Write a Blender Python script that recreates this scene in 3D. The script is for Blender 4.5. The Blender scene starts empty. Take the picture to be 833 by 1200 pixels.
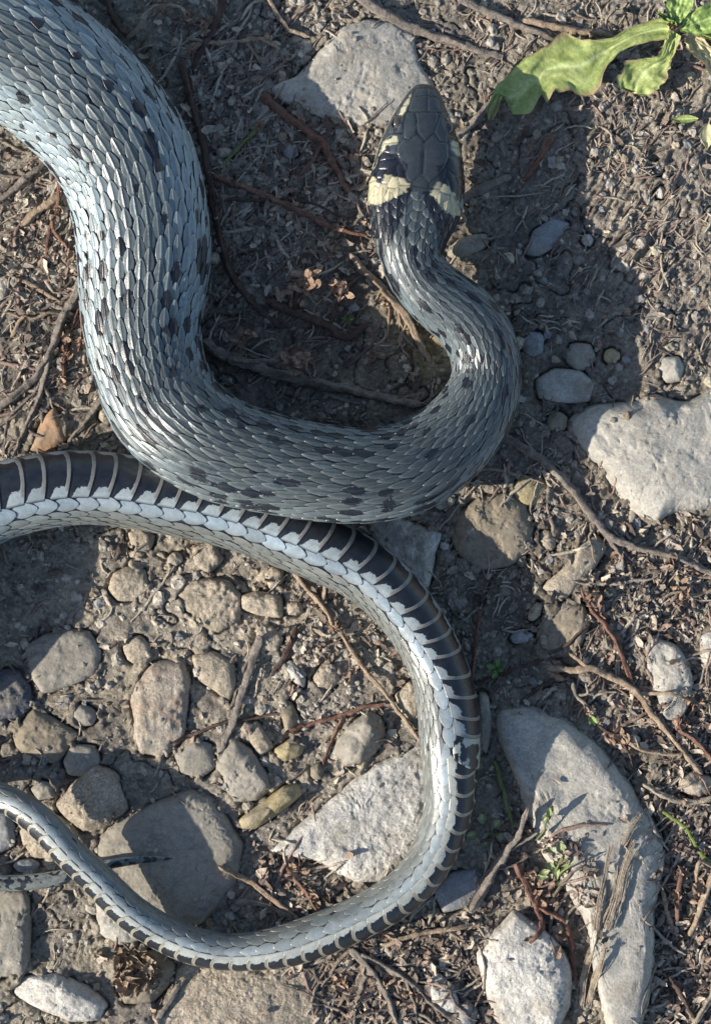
import bpy, math, random
import numpy as np
from mathutils import Vector

# ------------------------------------------------------------------ units
# One "px" of layout is 0.16 mm; all layout is in px of the ground seen from above, y down.
K = 0.00016
DCAM = 3300.0
CX, CY = 416.5, 600.0
sc = bpy.context.scene
COL = sc.collection
rng = np.random.default_rng(7)
random.seed(7)

# ------------------------------------------------------------------ camera, light
cam = bpy.data.cameras.new('camera')
camo = bpy.data.objects.new('camera', cam)
COL.objects.link(camo)
camo.location = (0, 0, DCAM * K)
cam.sensor_fit = 'VERTICAL'
cam.sensor_height = 24
cam.lens = 24 * DCAM / 1200.0
cam.clip_start = 0.01
cam.clip_end = 20
cam.dof.use_dof = True
cam.dof.focus_distance = (DCAM - 60) * K
cam.dof.aperture_fstop = 13.0
sc.camera = camo

ELEV = 27.0
AZ = 17.0       # light travels to the right and a little up the picture
w = bpy.data.worlds.new('World'); sc.world = w; w.use_nodes = True
nt = w.node_tree
bg = nt.nodes['Background']
sky = nt.nodes.new('ShaderNodeTexSky'); sky.sky_type = 'NISHITA'; sky.sun_disc = False
sky.sun_elevation = math.radians(ELEV); sky.sun_rotation = math.radians(270 - AZ)
sky.air_density = 1.0; sky.dust_density = 0.6
nt.links.new(sky.outputs[0], bg.inputs[0]); bg.inputs[1].default_value = 0.11
sun = bpy.data.lights.new('sun', 'SUN'); sun.energy = 5.0; sun.angle = math.radians(0.5); sun.color = (1.0, 0.925, 0.81)
suno = bpy.data.objects.new('sun', sun); COL.objects.link(suno)
d = Vector((math.cos(math.radians(AZ)) * math.cos(math.radians(ELEV)), math.sin(math.radians(AZ)) * math.cos(math.radians(ELEV)), -math.sin(math.radians(ELEV))))
suno.rotation_euler = d.to_track_quat('-Z', 'Y').to_euler(); suno.location = (-0.5, -0.15, 0.4)
sc.view_settings.view_transform = 'Standard'; sc.view_settings.look = 'None'
sc.view_settings.exposure = 0.50; sc.view_settings.gamma = 1
sc.view_settings.use_curve_mapping = False

# ------------------------------------------------------------------ noise
_P = np.random.default_rng(3).permutation(1024); _P = np.concatenate([_P, _P, _P])
_G = np.random.default_rng(4).normal(size=(1024, 3)); _G /= np.linalg.norm(_G, axis=1)[:, None]
def gn(x, y, z=0.0):
    x, y, z = np.broadcast_arrays(np.asarray(x, float), np.asarray(y, float), np.asarray(z, float))
    xi, yi, zi = np.floor(x).astype(int), np.floor(y).astype(int), np.floor(z).astype(int)
    xf, yf, zf = x - xi, y - yi, z - zi
    u, v, q = [t * t * t * (t * (t * 6 - 15) + 10) for t in (xf, yf, zf)]
    def h(i, j, k):
        g = _G[_P[(_P[(_P[(xi + i) & 1023] + yi + j) & 1023] + zi + k) & 1023]]
        return g[..., 0] * (xf - i) + g[..., 1] * (yf - j) + g[..., 2] * (zf - k)
    L = lambda a, b, t: a + (b - a) * t
    return 1.6 * L(L(L(h(0,0,0), h(1,0,0), u), L(h(0,1,0), h(1,1,0), u), v), L(L(h(0,0,1), h(1,0,1), u), L(h(0,1,1), h(1,1,1), u), v), q)
def fbm(x, y, z=0.0, o=4, g=0.5):
    a, s, f = 1.0, 0.0, 1.0
    for i in range(o):
        s = s + a * gn(x * f + 17.3 * i, y * f - 9.1 * i, np.asarray(z) * f + 5.7 * i); a *= g; f *= 2.03
    return s
def ss(a, b, x):
    t = np.clip((x - a) / (b - a), 0, 1); return t * t * (3 - 2 * t)

# ------------------------------------------------------------------ mesh helpers
def ground_xy(px, py, z=0.0):
    f = (DCAM - z) / DCAM
    return (px - CX) * f, (CY - py) * f
def mk(name, V, F, mat, parent=None, attrs=None, origin=None, smooth=True, kind=None):
    """V (n,3) in px world units; F list of tuples or (m,k) array."""
    V = np.asarray(V, float)
    o0 = np.zeros(3) if origin is None else np.asarray(origin, float)
    me = bpy.data.meshes.new(name)
    if isinstance(F, np.ndarray):
        m, k = F.shape
        me.vertices.add(len(V)); me.vertices.foreach_set('co', ((V - o0) * K).ravel())
        me.loops.add(m * k); me.loops.foreach_set('vertex_index', F.ravel().astype(np.int32))
        me.polygons.add(m); me.polygons.foreach_set('loop_start', np.arange(0, m * k, k, dtype=np.int32))
        me.polygons.foreach_set('use_smooth', np.full(m, smooth))
        me.update(calc_edges=True)
    else:
        me.from_pydata([tuple(v) for v in (V - o0) * K], [], F)
        me.polygons.foreach_set('use_smooth', np.full(len(me.polygons), smooth)); me.update()
    for k_, a in (attrs or {}).items():
        a = np.asarray(a, float)
        if a.ndim == 2:
            if a.shape[1] == 3: a = np.hstack([a, np.ones((len(a), 1))])
            at = me.attributes.new(k_, 'FLOAT_COLOR', 'POINT'); at.data.foreach_set('color', a.ravel())
        else:
            at = me.attributes.new(k_, 'FLOAT', 'POINT'); at.data.foreach_set('value', a.ravel())
    me.materials.append(mat)
    o = bpy.data.objects.new(name, me); COL.objects.link(o)
    if parent is not None:
        o.parent = parent
        o.location = (o0 * K) - np.array(parent.location)
    else:
        o.location = o0 * K
    if kind: o['kind'] = kind
    return o
def tag(o, label, cat, group=None):
    o['label'] = label; o['category'] = cat
    if group: o['group'] = group
def gridF(n, m, wrap=False):
    """quads of an n x m grid (row major)."""
    i, j = np.meshgrid(np.arange(n - 1), np.arange(m if wrap else m - 1), indexing='ij')
    j2 = (j + 1) % m
    return np.stack([i * m + j, (i + 1) * m + j, (i + 1) * m + j2, i * m + j2], -1).reshape(-1, 4)

# ------------------------------------------------------------------ materials
class NB:
    def __init__(s, name):
        s.m = bpy.data.materials.new(name); s.m.use_nodes = True
        s.t = s.m.node_tree; s.b = s.t.nodes['Principled BSDF']
        s.pos = s.t.nodes.new('ShaderNodeNewGeometry').outputs['Position']
    def n(s, typ, **kw):
        q = s.t.nodes.new(typ)
        for k, v in kw.items(): setattr(q, k, v)
        return q
    def l(s, a, b): s.t.links.new(a, b)
    def noise(s, px, detail=4, rough=0.6, dist=0.0, vec=None):
        q = s.n('ShaderNodeTexNoise'); q.inputs['Scale'].default_value = 1 / (px * K)
        q.inputs['Detail'].default_value = detail; q.inputs['Roughness'].default_value = rough; q.inputs['Distortion'].default_value = dist
        s.l(vec or s.pos, q.inputs['Vector']); return q.outputs['Fac']
    def stretch(s, ang, sx, sy):
        q = s.n('ShaderNodeMapping'); q.inputs['Rotation'].default_value = (0, 0, ang); q.inputs['Scale'].default_value = (sx, sy, sx)
        s.l(s.pos, q.inputs['Vector']); return q.outputs[0]
    def vor(s, px, feat='F1'):
        q = s.n('ShaderNodeTexVoronoi', feature=feat); q.inputs['Scale'].default_value = 1 / (px * K)
        s.l(s.pos, q.inputs['Vector']); return q.outputs['Distance']
    def ramp(s, fac, stops):
        q = s.n('ShaderNodeValToRGB'); e = q.color_ramp.elements
        while len(e) < len(stops): e.new(0.5)
        for x, (p, c) in zip(e, stops):
            x.position = p; x.color = (*c, 1) if not np.isscalar(c) else (c, c, c, 1)
        s.l(fac, q.inputs[0]); return q.outputs[0]
    def mix(s, fac, a, b, mode='MIX'):
        q = s.n('ShaderNodeMix', data_type='RGBA', blend_type=mode)
        for v, i in ((fac, 0), (a, 6), (b, 7)):
            if hasattr(v, 'is_output'): s.l(v, q.inputs[i])
            elif i == 0: q.inputs[0].default_value = v
            else: q.inputs[i].default_value = (*v, 1)
        return q.outputs[2]
    def math(s, op, a, b=0.0):
        q = s.n('ShaderNodeMath', operation=op)
        for v, i in ((a, 0), (b, 1)):
            if hasattr(v, 'is_output'): s.l(v, q.inputs[i])
            else: q.inputs[i].default_value = v
        return q.outputs[0]
    def attr(s, name, out='Color'):
        q = s.n('ShaderNodeAttribute', attribute_name=name); return q.outputs[out]
    def bump(s, h, px, strength=1.0, prev=None):
        q = s.n('ShaderNodeBump'); q.inputs['Distance'].default_value = px * K; q.inputs['Strength'].default_value = strength
        s.l(h, q.inputs['Height'])
        if prev is not None: s.l(prev, q.inputs['Normal'])
        return q.outputs[0]
    def done(s, col=None, rough=0.9, normal=None, spec=0.3, **kw):
        if col is not None:
            if hasattr(col, 'is_output'): s.l(col, s.b.inputs['Base Color'])
            else: s.b.inputs['Base Color'].default_value = (*col, 1)
        if hasattr(rough, 'is_output'): s.l(rough, s.b.inputs['Roughness'])
        else: s.b.inputs['Roughness'].default_value = rough
        s.b.inputs['Specular IOR Level'].default_value = spec
        if normal is not None: s.l(normal, s.b.inputs['Normal'])
        return s.m

def mat_soil():
    s = NB('soil')
    a = s.attr('tone')
    n1 = s.noise(22, 6, 0.65); n2 = s.noise(4.5, 4, 0.7); n3 = s.noise(90, 3)
    c = s.mix(1.0, a, s.ramp(n1, [(0.3, (0.55, 0.53, 0.50)), (0.5, (0.95, 0.95, 0.95)), (0.7, (1.35, 1.32, 1.25))]), 'MULTIPLY')
    c = s.mix(1.0, c, s.ramp(n2, [(0.32, (0.55, 0.53, 0.52)), (0.55, (1.0, 1.0, 1.0)), (0.72, (1.5, 1.45, 1.4))]), 'MULTIPLY')
    c = s.mix(1.0, c, s.ramp(n3, [(0.35, (0.8, 0.8, 0.84)), (0.65, (1.15, 1.12, 1.05))]), 'MULTIPLY')
    v = s.vor(7)
    b = s.bump(s.noise(6, 6, 0.7), 5.0, 0.9)
    b = s.bump(v, 2.0, 0.35, b)
    b = s.bump(s.noise(1.8, 2, 0.6), 1.2, 0.8, b)
    return s.done(c, 0.95, b, 0.15)
def mat_stone(name, c1, c2, grain=0.5, speck=None, bumpy=1.0, rough=0.8, patch=40, sp2=None):
    s = NB(name)
    n1 = s.noise(patch, 5, 0.6, 0.6); n2 = s.noise(3.0, 3, 0.7); n3 = s.noise(9, 4, 0.6)
    c = s.mix(s.ramp(n1, [(0.36, 0.0), (0.64, 1.0)]), c1, c2)
    lo, hi = 1 - 0.42 * grain, 1 + 0.42 * grain
    c = s.mix(1.0, c, s.ramp(n2, [(0.3, (lo,) * 3), (0.7, (hi,) * 3)]), 'MULTIPLY')
    c = s.mix(1.0, c, s.ramp(n3, [(0.32, (0.82, 0.81, 0.80)), (0.68, (1.14, 1.13, 1.12))]), 'MULTIPLY')
    if speck:
        c = s.mix(s.ramp(s.noise(2.4, 1, 0.5), [(0.64, 0.0), (0.70, 1.0)]), c, speck)
    if sp2:
        c = s.mix(s.ramp(s.noise(30, 6, 0.75, 1.0), [(0.52, 0.0), (0.62, 0.8)]), c, sp2)
    # thin dirt staining
    c = s.mix(s.ramp(s.noise(55, 6, 0.75), [(0.50, 0.0), (0.66, 0.75)]), c, (0.27, 0.235, 0.185))
    c = s.mix(s.ramp(s.noise(16, 6, 0.8), [(0.60, 0.0), (0.70, 0.6)]), c, (0.12, 0.105, 0.09))
    b = s.bump(s.noise(14, 5, 0.6), 3.5 * bumpy, 0.7)
    b = s.bump(s.noise(3.2, 4, 0.7), 1.5 * bumpy, 0.8, b)
    return s.done(c, rough, b, 0.25)
def mat_wood(name, c1, c2, ridged=1.0, rough=0.8):
    s = NB(name)
    n1 = s.noise(12, 4, 0.6); n2 = s.noise(2.5, 3, 0.7)
    c = s.mix(s.ramp(n1, [(0.35, 0.0), (0.65, 1.0)]), c1, c2)
    c = s.mix(1.0, c, s.ramp(n2, [(0.3, (0.6,) * 3), (0.7, (1.35,) * 3)]), 'MULTIPLY')
    c = s.mix(s.ramp(s.noise(5, 6, 0.8), [(0.56, 0.0), (0.66, 0.7)]), c, tuple(v * 0.45 for v in c1))
    b = s.bump(s.noise(5.5, 5, 0.7), 2.6 * ridged, 0.8)
    b = s.bump(s.noise(1.9, 3, 0.7), 1.2 * ridged, 0.8, b)
    return s.done(c, rough, b, 0.25)
def mat_vary(name, rough=0.85, bump=1.0, trans=0.0):
    """material of many small pieces whose own colour sits in the attribute tone"""
    s = NB(name)
    c = s.mix(1.0, s.attr('tone'), s.ramp(s.noise(3.2, 3, 0.7), [(0.3, (0.6,) * 3), (0.7, (1.4,) * 3)]), 'MULTIPLY')
    return s.done(c, rough, s.bump(s.noise(2.5, 3, 0.7), bump, 0.8), 0.25)
def mat_leaf(name, c1, c2, c3):
    s = NB(name)
    n1 = s.noise(26, 4, 0.6); n2 = s.noise(5, 3, 0.6)
    c = s.mix(s.ramp(n1, [(0.35, 0.0), (0.65, 1.0)]), c1, c2)
    c = s.mix(s.attr('vein', 'Fac'), c, tuple(min(1, v * 1.25 + 0.10) for v in c2))
    c = s.mix(s.attr('edge', 'Fac'), c, c3)
    c = s.mix(1.0, c, s.ramp(n2, [(0.3, (0.8,) * 3), (0.7, (1.18,) * 3)]), 'MULTIPLY')
    c = s.mix(s.ramp(s.noise(11, 4, 0.75), [(0.63, 0.0), (0.67, 0.7)]), c, c3)
    m = s.done(c, 0.5, s.bump(s.noise(6, 4, 0.6), 1.6, 0.8), 0.4)
    s.b.inputs['Subsurface Weight'].default_value = 0.15
    s.b.inputs['Subsurface Radius'].default_value = (0.0008, 0.0012, 0.0003)
    return m
def mat_scale(name, rough=0.3):
    s = NB(name)
    tone = s.attr('tone'); dark = s.attr('dark', 'Fac')
    n = s.noise(4.2, 4, 0.75)
    dd = s.math('ADD', dark, s.math('MULTIPLY', s.math('SUBTRACT', n, 0.5), 1.5))
    f = s.ramp(dd, [(0.47, 0.0), (0.53, 1.0)])
    n2 = s.noise(9, 5, 0.7); n3 = s.noise(1.6, 2, 0.6)
    c = s.mix(1.0, tone, s.ramp(n2, [(0.3, (0.80, 0.80, 0.80)), (0.7, (1.18, 1.17, 1.15))]), 'MULTIPLY')
    c = s.mix(1.0, c, s.ramp(n3, [(0.3, (0.9,) * 3), (0.7, (1.08,) * 3)]), 'MULTIPLY')
    c = s.mix(f, c, s.mix(s.ramp(s.noise(13, 6, 0.75), [(0.42, 0.0), (0.68, 1.0)]), (0.008, 0.011, 0.018), (0.022, 0.025, 0.032)))
    b = s.bump(s.noise(1.7, 3, 0.6), 0.32, 0.7)
    r = s.ramp(n2, [(0.35, rough - 0.05), (0.65, rough + 0.13)])
    return s.done(c, r, b, 0.7)

M_soil = mat_soil()
M_crumb = mat_vary('soil_crumbs', 0.95, 1.6)
M_litter = mat_vary('dry_litter', 0.8, 1.2)
M_gravel = mat_vary('fine_gravel', 0.75, 0.8)
ST = {
 'grey':  mat_stone('grey_limestone', (0.36, 0.345, 0.31), (0.44, 0.42, 0.37), 0.55, (0.5, 0.49, 0.46), 0.7),
 'white': mat_stone('pale_limestone', (0.48, 0.465, 0.43), (0.60, 0.58, 0.53), 0.5, (0.30, 0.29, 0.27), 1.3),
 'tan':   mat_stone('tan_sandstone', (0.36, 0.31, 0.235), (0.45, 0.385, 0.30), 0.8, (0.24, 0.19, 0.14), 1.2),
 'sand':  mat_stone('coarse_tan_stone', (0.36, 0.31, 0.24), (0.46, 0.40, 0.32), 1.0, (0.20, 0.15, 0.10), 1.8),
 'dark':  mat_stone('dark_grey_stone', (0.26, 0.24, 0.20), (0.33, 0.305, 0.26), 0.5, (0.34, 0.32, 0.27), 0.6),
 'brown': mat_stone('brown_stone', (0.21, 0.18, 0.135), (0.28, 0.24, 0.18), 0.4, None, 0.6),
 'blue':  mat_stone('blue_grey_stone', (0.22, 0.235, 0.25), (0.29, 0.30, 0.31), 0.5, (0.35, 0.37, 0.4), 0.8),
 'granite': mat_stone('dark_speckled_stone', (0.07, 0.078, 0.095), (0.12, 0.125, 0.14), 1.0, (0.2, 0.2, 0.22), 0.8),
 'red':   mat_stone('reddish_stone', (0.33, 0.28, 0.22), (0.40, 0.355, 0.29), 0.8, (0.5, 0.46, 0.38), 1.0, sp2=(0.29, 0.20, 0.155)),
 'yellow': mat_stone('yellowish_stone', (0.34, 0.28, 0.15), (0.42, 0.36, 0.22), 0.5),
 'orange': mat_stone('orange_brown_stone', (0.36, 0.22, 0.13), (0.42, 0.28, 0.18), 0.4, None, 0.5),
}
W = {
 'red': mat_wood('reddish_stem', (0.15, 0.075, 0.055), (0.26, 0.15, 0.11)),
 'grey': mat_wood('grey_root', (0.17, 0.145, 0.125), (0.30, 0.26, 0.22)),
 'tan': mat_wood('tan_dry_stem', (0.28, 0.20, 0.14), (0.42, 0.33, 0.24)),
 'pale': mat_wood('pale_dry_blade', (0.29, 0.245, 0.19), (0.41, 0.35, 0.27), 1.0),
 'dark': mat_wood('dark_stem', (0.075, 0.05, 0.04), (0.13, 0.09, 0.075)),
 'green': mat_wood('green_stem', (0.12, 0.15, 0.05), (0.22, 0.24, 0.10), 0.4, 0.5),
 'dry': mat_wood('dry_leaf_scrap', (0.30, 0.20, 0.14), (0.48, 0.34, 0.25), 1.2),
 'blade': mat_wood('green_grass_blade', (0.14, 0.20, 0.05), (0.24, 0.30, 0.09), 0.3, 0.45),
}
M_leaf = mat_leaf('broad_green_leaf', (0.25, 0.31, 0.085), (0.34, 0.40, 0.14), (0.36, 0.25, 0.14))
M_leaf2 = mat_leaf('fresh_green_leaf', (0.20, 0.30, 0.07), (0.27, 0.37, 0.11), (0.40, 0.40, 0.18))
M_leafy = mat_leaf('yellowed_leaf', (0.45, 0.42, 0.22), (0.55, 0.48, 0.28), (0.45, 0.32, 0.18))
M_leafs = mat_leaf('small_seedling_leaf', (0.10, 0.20, 0.04), (0.16, 0.28, 0.07), (0.2, 0.2, 0.08))
M_leafk = mat_leaf('knotweed_leaf', (0.22, 0.27, 0.11), (0.30, 0.33, 0.16), (0.42, 0.33, 0.20))
M_scale = mat_scale('snake_scale', 0.31)
M_skin = mat_scale('snake_skin', 0.22)

# ------------------------------------------------------------------ stones (star-shaped outlines traced from above)
def E(cx, cy, rx, ry, ang=0, n=14, j=0.06):
    r = np.random.default_rng(int(cx * 31 + cy)); a = np.arange(n) / n * 2 * math.pi; q = 1 + r.normal(0, j, n)
    x, y = rx * np.cos(a) * q, ry * np.sin(a) * q; c, s_ = math.cos(math.radians(ang)), math.sin(math.radians(ang))
    return [(cx + c * x_ + s_ * y_, cy - s_ * x_ + c * y_) for x_, y_ in zip(x, y)]
# outline, height above the soil, dome power (high = flat top), material, facets, tilt (rise per px to the right, up), label
STONES = [
 ([(372,61),(400,32),(429,22),(462,25),(484,40),(490,72),(508,97),(500,125),(462,144),(426,149),(386,139),(357,130),(322,112),(320,98),(345,90)], 15, 7, 'grey', 1, (0,0.02), 'large flat tan-grey stone under the tip of the snout at the top'),
 ([(668,497),(682,482),(702,474),(742,470),(764,461),(800,470),(842,457),(880,500),(880,585),(836,596),(790,600),(768,613),(745,601),(725,577),(705,546),(680,521)], 26, 9, 'grey', 1, (0,0), 'large pale grey flat stone cut off by the right edge'),
 ([(432,606),(462,603),(485,613),(517,625),(510,650),(503,685),(490,691),(462,668),(438,640)], 12, 8, 'white', 1, (0,0), 'pale bluish angular stone beside the belly below the lowest bend of the body'),
 ([(530,635),(538,602),(562,583),(595,577),(616,592),(626,618),(621,645),(600,662),(570,668),(545,658)], 12, 3.5, 'brown', 0, (0,0), 'round dark brown stone in shadow right of the bluish angular stone'),
 ([(712,641),(699,627),(681,635),(668,654),(654,668),(634,690),(648,705),(664,702),(676,689),(697,667)], 17, 4, 'tan', 1, (0,0), 'oblong tan stone standing on a slant below the big grey stone'),
 ([(638,717),(660,709),(683,708),(692,730),(681,757),(656,771),(628,766),(630,740)], 8, 5, 'brown', 1, (0,0), 'dark angular stone in shadow below the oblong tan stone'),
 (E(611,747,13,8,10), 7, 2.5, 'blue', 0, (0,0), 'small bluish pebble left of the dark angular stone'),
 (E(627,717,7,13,-30), 8, 2.5, 'tan', 0, (0,0), 'small oblong tan pebble right below the round brown stone'),
 ([(756,757),(768,747),(793,757),(806,775),(813,800),(808,825),(795,847),(779,844),(769,813),(758,788)], 17, 5, 'grey', 2, (0.1,0), 'upright grey stone half shaded near the right edge above the pinkish pebble'),
 ([(819,765),(822,745),(842,735),(860,760),(845,782),(823,778)], 18, 4, 'white', 1, (0,0), 'small white stone at the right edge'),
 ([(579,838),(586,832),(602,830),(630,834),(662,846),(690,864),(716,890),(737,920),(757,948),(773,974),(780,1005),(774,1040),(766,1075),(766,1115),(760,1170),(750,1210),(730,1232),(712,1212),(707,1190),(694,1167),(700,1130),(688,1085),(660,1040),(636,1000),(622,970),(611,935),(595,890),(583,862)], 24, 3.2, 'grey', 0, (0,0), 'largest smooth grey stone running from the tail down to the bottom edge'),
 ([(560,1122),(582,1092),(604,1070),(631,1086),(653,1104),(670,1137),(669,1180),(652,1215),(605,1228),(580,1198),(568,1165)], 25, 4, 'white', 1, (0.02,0.1), 'white lumpy stone at the bottom edge left of the largest grey stone'),
 ([(317,998),(335,983),(354,965),(386,941),(418,914),(440,898),(470,885),(497,872),(512,900),(514,940),(503,985),(478,1015),(450,1032),(420,1036),(395,1024),(370,1008),(345,1005)], 16, 9, 'white', 1, (0,0), 'large whitish flat stone on the inside of the tail bend'),
 ([(391,881),(396,864),(411,847),(433,833),(447,841),(452,861),(441,882),(424,897),(404,899)], 20, 3.5, 'dark', 0, (0,0), 'smooth dark grey rounded pebble above the large whitish stone'),
 ([(252,897),(260,880),(275,867),(295,880),(312,905),(320,924),(301,938),(275,941),(260,920)], 17, 5, 'dark', 1, (0,0), 'five-sided dark grey stone left of the smooth rounded pebble'),
 ([(279,962),(303,944),(332,922),(350,921),(353,932),(333,950),(300,972),(284,972)], 16, 3, 'yellow', 0, (0,0), 'narrow finger-shaped yellowish stone pointing at the large whitish stone'),
 ([(322,878),(339,868),(357,873),(352,886),(334,893),(323,888)], 10, 3, 'yellow', 0, (0,0), 'small yellowish pebble above the finger-shaped stone'),
 ([(288,852),(300,845),(313,858),(320,876),(305,886),(293,871)], 12, 4, 'tan', 1, (0,0), 'small wedge-shaped tan pebble above the five-sided stone'),
 ([(326,825),(340,821),(352,843),(349,862),(336,862)], 12, 4, 'brown', 1, (0,0), 'brown chunk between the two small tan pebbles and the reddish twig'),
 ([(283,698),(300,693),(328,697),(332,711),(329,724),(302,721),(283,713)], 9, 7, 'tan', 0, (0,0), 'small rectangular tan stone right of the pale flat embedded stone'),
 ([(207,697),(222,681),(246,678),(269,681),(282,697),(280,727),(256,741),(234,733),(217,716)], 10, 6, 'tan', 1, (0,0), 'pale flat embedded stone in full sun under the thick tail'),
 (E(160,761,16,16), 6, 3, 'tan', 0, (0,0), 'small round tan pebble above the reddish block'),
 ([(127,690),(133,672),(150,664),(170,668),(176,690),(160,704),(138,704)], 6, 5, 'tan', 0, (0,0), 'flat tan stone crossed by a pale vein left of the pale embedded stone'),
 ([(151,815),(160,800),(168,790),(180,777),(215,775),(223,802),(219,835),(215,864),(193,887),(165,883),(156,862),(157,842)], 16, 7, 'red', 2, (0,0), 'tall reddish block with a band of shadow across it'),
 ([(225,769),(249,764),(273,775),(277,802),(268,823),(250,809),(232,797)], 15, 5, 'tan', 2, (0,0), 'rough triangular tan stone right of the reddish block'),
 ([(30,758),(50,745),(77,737),(104,741),(118,763),(114,788),(86,803),(50,813),(34,790)], 7, 5, 'dark', 0, (0,0), 'broad round stone sunk in the shaded mud near the left edge'),
 ([(-14,792),(4,785),(22,787),(35,804),(38,828),(22,842),(-10,847)], 10, 5, 'granite', 0, (0,0), 'dark blue speckled stone at the left edge'),
 ([(15,862),(39,831),(81,852),(92,863),(64,896),(22,880)], 12, 6, 'brown', 1, (0,0), 'five-sided greyish brown stone below the dark blue speckled one'),
 (E(98,839,15,13), 7, 3, 'dark', 0, (0,0), 'small round dark stone beside the five-sided greyish brown stone'),
 ([(74,893),(84,873),(111,875),(118,893),(102,911),(80,908)], 9, 4, 'dark', 1, (0,0), 'dark grey stone tucked above the rounded tan stone'),
 ([(65,944),(84,920),(111,897),(136,908),(145,932),(148,950),(122,972),(96,975),(74,958)], 24, 3, 'sand', 1, (0,0), 'rounded rough tan stone just above the thin tail'),
 ([(114,995),(117,982),(135,967),(188,940),(222,928),(250,937),(270,967),(283,990),(278,1034),(256,1060),(236,1082),(205,1088),(160,1068),(125,1035)], 15, 7, 'dark', 1, (0,0), 'broad smooth grey stone under the pointed tail tip'),
 ([(111,1055),(125,1042),(150,1050),(176,1085),(164,1103),(140,1109),(116,1094)], 13, 5, 'grey', 0, (0,0), 'smooth pale stone poking out on the lower side of the thin tail'),
 ([(20,966),(45,950),(85,965),(100,1000),(68,1008),(40,1005),(26,988)], 11, 4, 'tan', 0, (0,0), 'pale tan stone under the crossing of the thin tail'),
 (E(31,1015,15,8), 6, 3, 'blue', 0, (0,0), 'small bluish pebble touching the tail tip section near the left edge'),
 ([(-10,955),(8,952),(19,970),(16,992),(-10,1003)], 9, 4, 'blue', 0, (0,0), 'bluish grey stone cut by the left edge under the thin tail'),
 ([(-8,1047),(29,1044),(35,1066),(34,1128),(28,1143),(-8,1144)], 14, 8, 'dark', 1, (0,0), 'upright grey block cut by the left edge near the bottom'),
 ([(12,1155),(27,1147),(67,1143),(102,1158),(125,1179),(116,1197),(84,1200),(50,1187),(20,1171)], 24, 4, 'white', 3, (0,0.05), 'chunky white stone in the bottom left corner'),
 ([(133,1155),(137,1135),(160,1119),(186,1114),(205,1132),(199,1155),(178,1177),(146,1178)], 22, 3, 'brown', 0, (0,0), 'round brown stone with a dry mossy cap near the bottom left'),
 ([(212,1133),(260,1126),(320,1125),(366,1134),(374,1170),(372,1235),(180,1240),(184,1196),(200,1160)], 11, 9, 'sand', 1, (0,0), 'large rough tan slab at the bottom edge under the tail'),
 (E(624,403,14,16), 8, 3, 'blue', 0, (0,0), 'small bluish pebble right of the front bend of the body'),
 (E(680,417,17,16), 7, 4, 'dark', 0, (0,0), 'dark bluish stone second from the body in the shaded row'),
 (E(716,417,9,9), 6, 3, 'yellow', 0, (0,0), 'small yellowish pebble in the shaded row above the big grey stone'),
 ([(628,445),(650,432),(680,434),(697,450),(690,470),(655,472),(632,466)], 7, 6, 'grey', 0, (0,0), 'broad pale stone sunk in the shaded soil left of the big grey stone'),
 ([(770,432),(778,418),(795,417),(804,430),(798,446),(780,448)], 13, 3, 'grey', 0, (0,0), 'rounded grey pebble in the sun above the big grey stone'),
 (E(653,494,13,12), 8, 3, 'brown', 0, (0,0), 'reddish brown pebble at the left corner of the big grey stone'),
 ([(598,575),(610,558),(632,557),(644,572),(636,590),(612,594)], 10, 4, 'yellow', 2, (0,0), 'rough yellowish stone above the round dark brown stone'),
 (E(641,634,10,13,20), 9, 3.5, 'tan', 0, (0,0), 'small tan pebble between the brown round stone and the oblong one'),
 (E(816,921,21,14,-5), 18, 2.5, 'red', 0, (0,0), 'smooth pinkish oval pebble near the right edge'),
 (E(548,289,26,12,22), 9, 4, 'dark', 0, (0,0), 'shaded grey oval stone against the right side of the neck'),
 ([(616,297),(625,270),(650,254),(667,262),(655,285),(632,300)], 5, 5, 'blue', 0, (0,0), 'faint pale stone flush with the shaded soil right of the neck'),
 (E(771,197,7,9), 7, 3, 'blue', 0, (0,0), 'tiny bluish pebble below the green plant'),
 (E(774,225,7,8), 8, 3, 'white', 0, (0,0), 'tiny white pebble right below the bluish one under the plant'),
 (E(688,281,7,7,0,6,0.1), 7, 5, 'white', 1, (0,0), 'tiny square white chip at the edge of the head shadow'),
 ([(35,527),(50,490),(64,477),(76,500),(77,516),(60,529)], 9, 7, 'orange', 0, (0.05,0), 'flat orange-brown stone in the fork of the dry root on the left'),
 (E(123,486,8,9), 9, 3, 'tan', 0, (0,0), 'small tan pebble touching the left side of the body above the belly section'),
 ([(367,794),(376,780),(396,781),(399,797),(388,808),(370,807)], 12, 4, 'tan', 1, (0,0), 'squarish tan pebble with pale stripes left of the reddish twig'),
 ([(333,780),(341,774),(358,795),(356,807),(342,798)], 12, 4, 'white', 2, (0,0), 'small white wedge stone left of the striped pebble'),
 ([(463,815),(480,798),(494,805),(497,835),(485,846),(470,835)], 12, 5, 'tan', 1, (0,0), 'pale tan stone pressed against the inner side of the tail bend'),
 ([(309,672),(318,663),(332,668),(330,684),(316,690)], 9, 4, 'tan', 1, (0,0), 'small tan stone just under the thick tail near the twig'),
 (E(345,713,10,9), 8, 4, 'tan', 0, (0,0), 'small rounded pebble touching the upper end of the reddish twig'),
 (E(341,177,9,9), 6, 3, 'blue', 0, (0,0), 'tiny bluish disc-like pebble left of the head'),
 (E(521,640,6,5), 5, 2.5, 'white', 0, (0,0), 'tiny white pebble right of the bluish angular stone'),
 ([(205,884),(228,868),(248,873),(253,898),(236,912),(212,906)], 10, 5, 'dark', 1, (0,0), 'dark grey stone right of the foot of the reddish block'),
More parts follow.
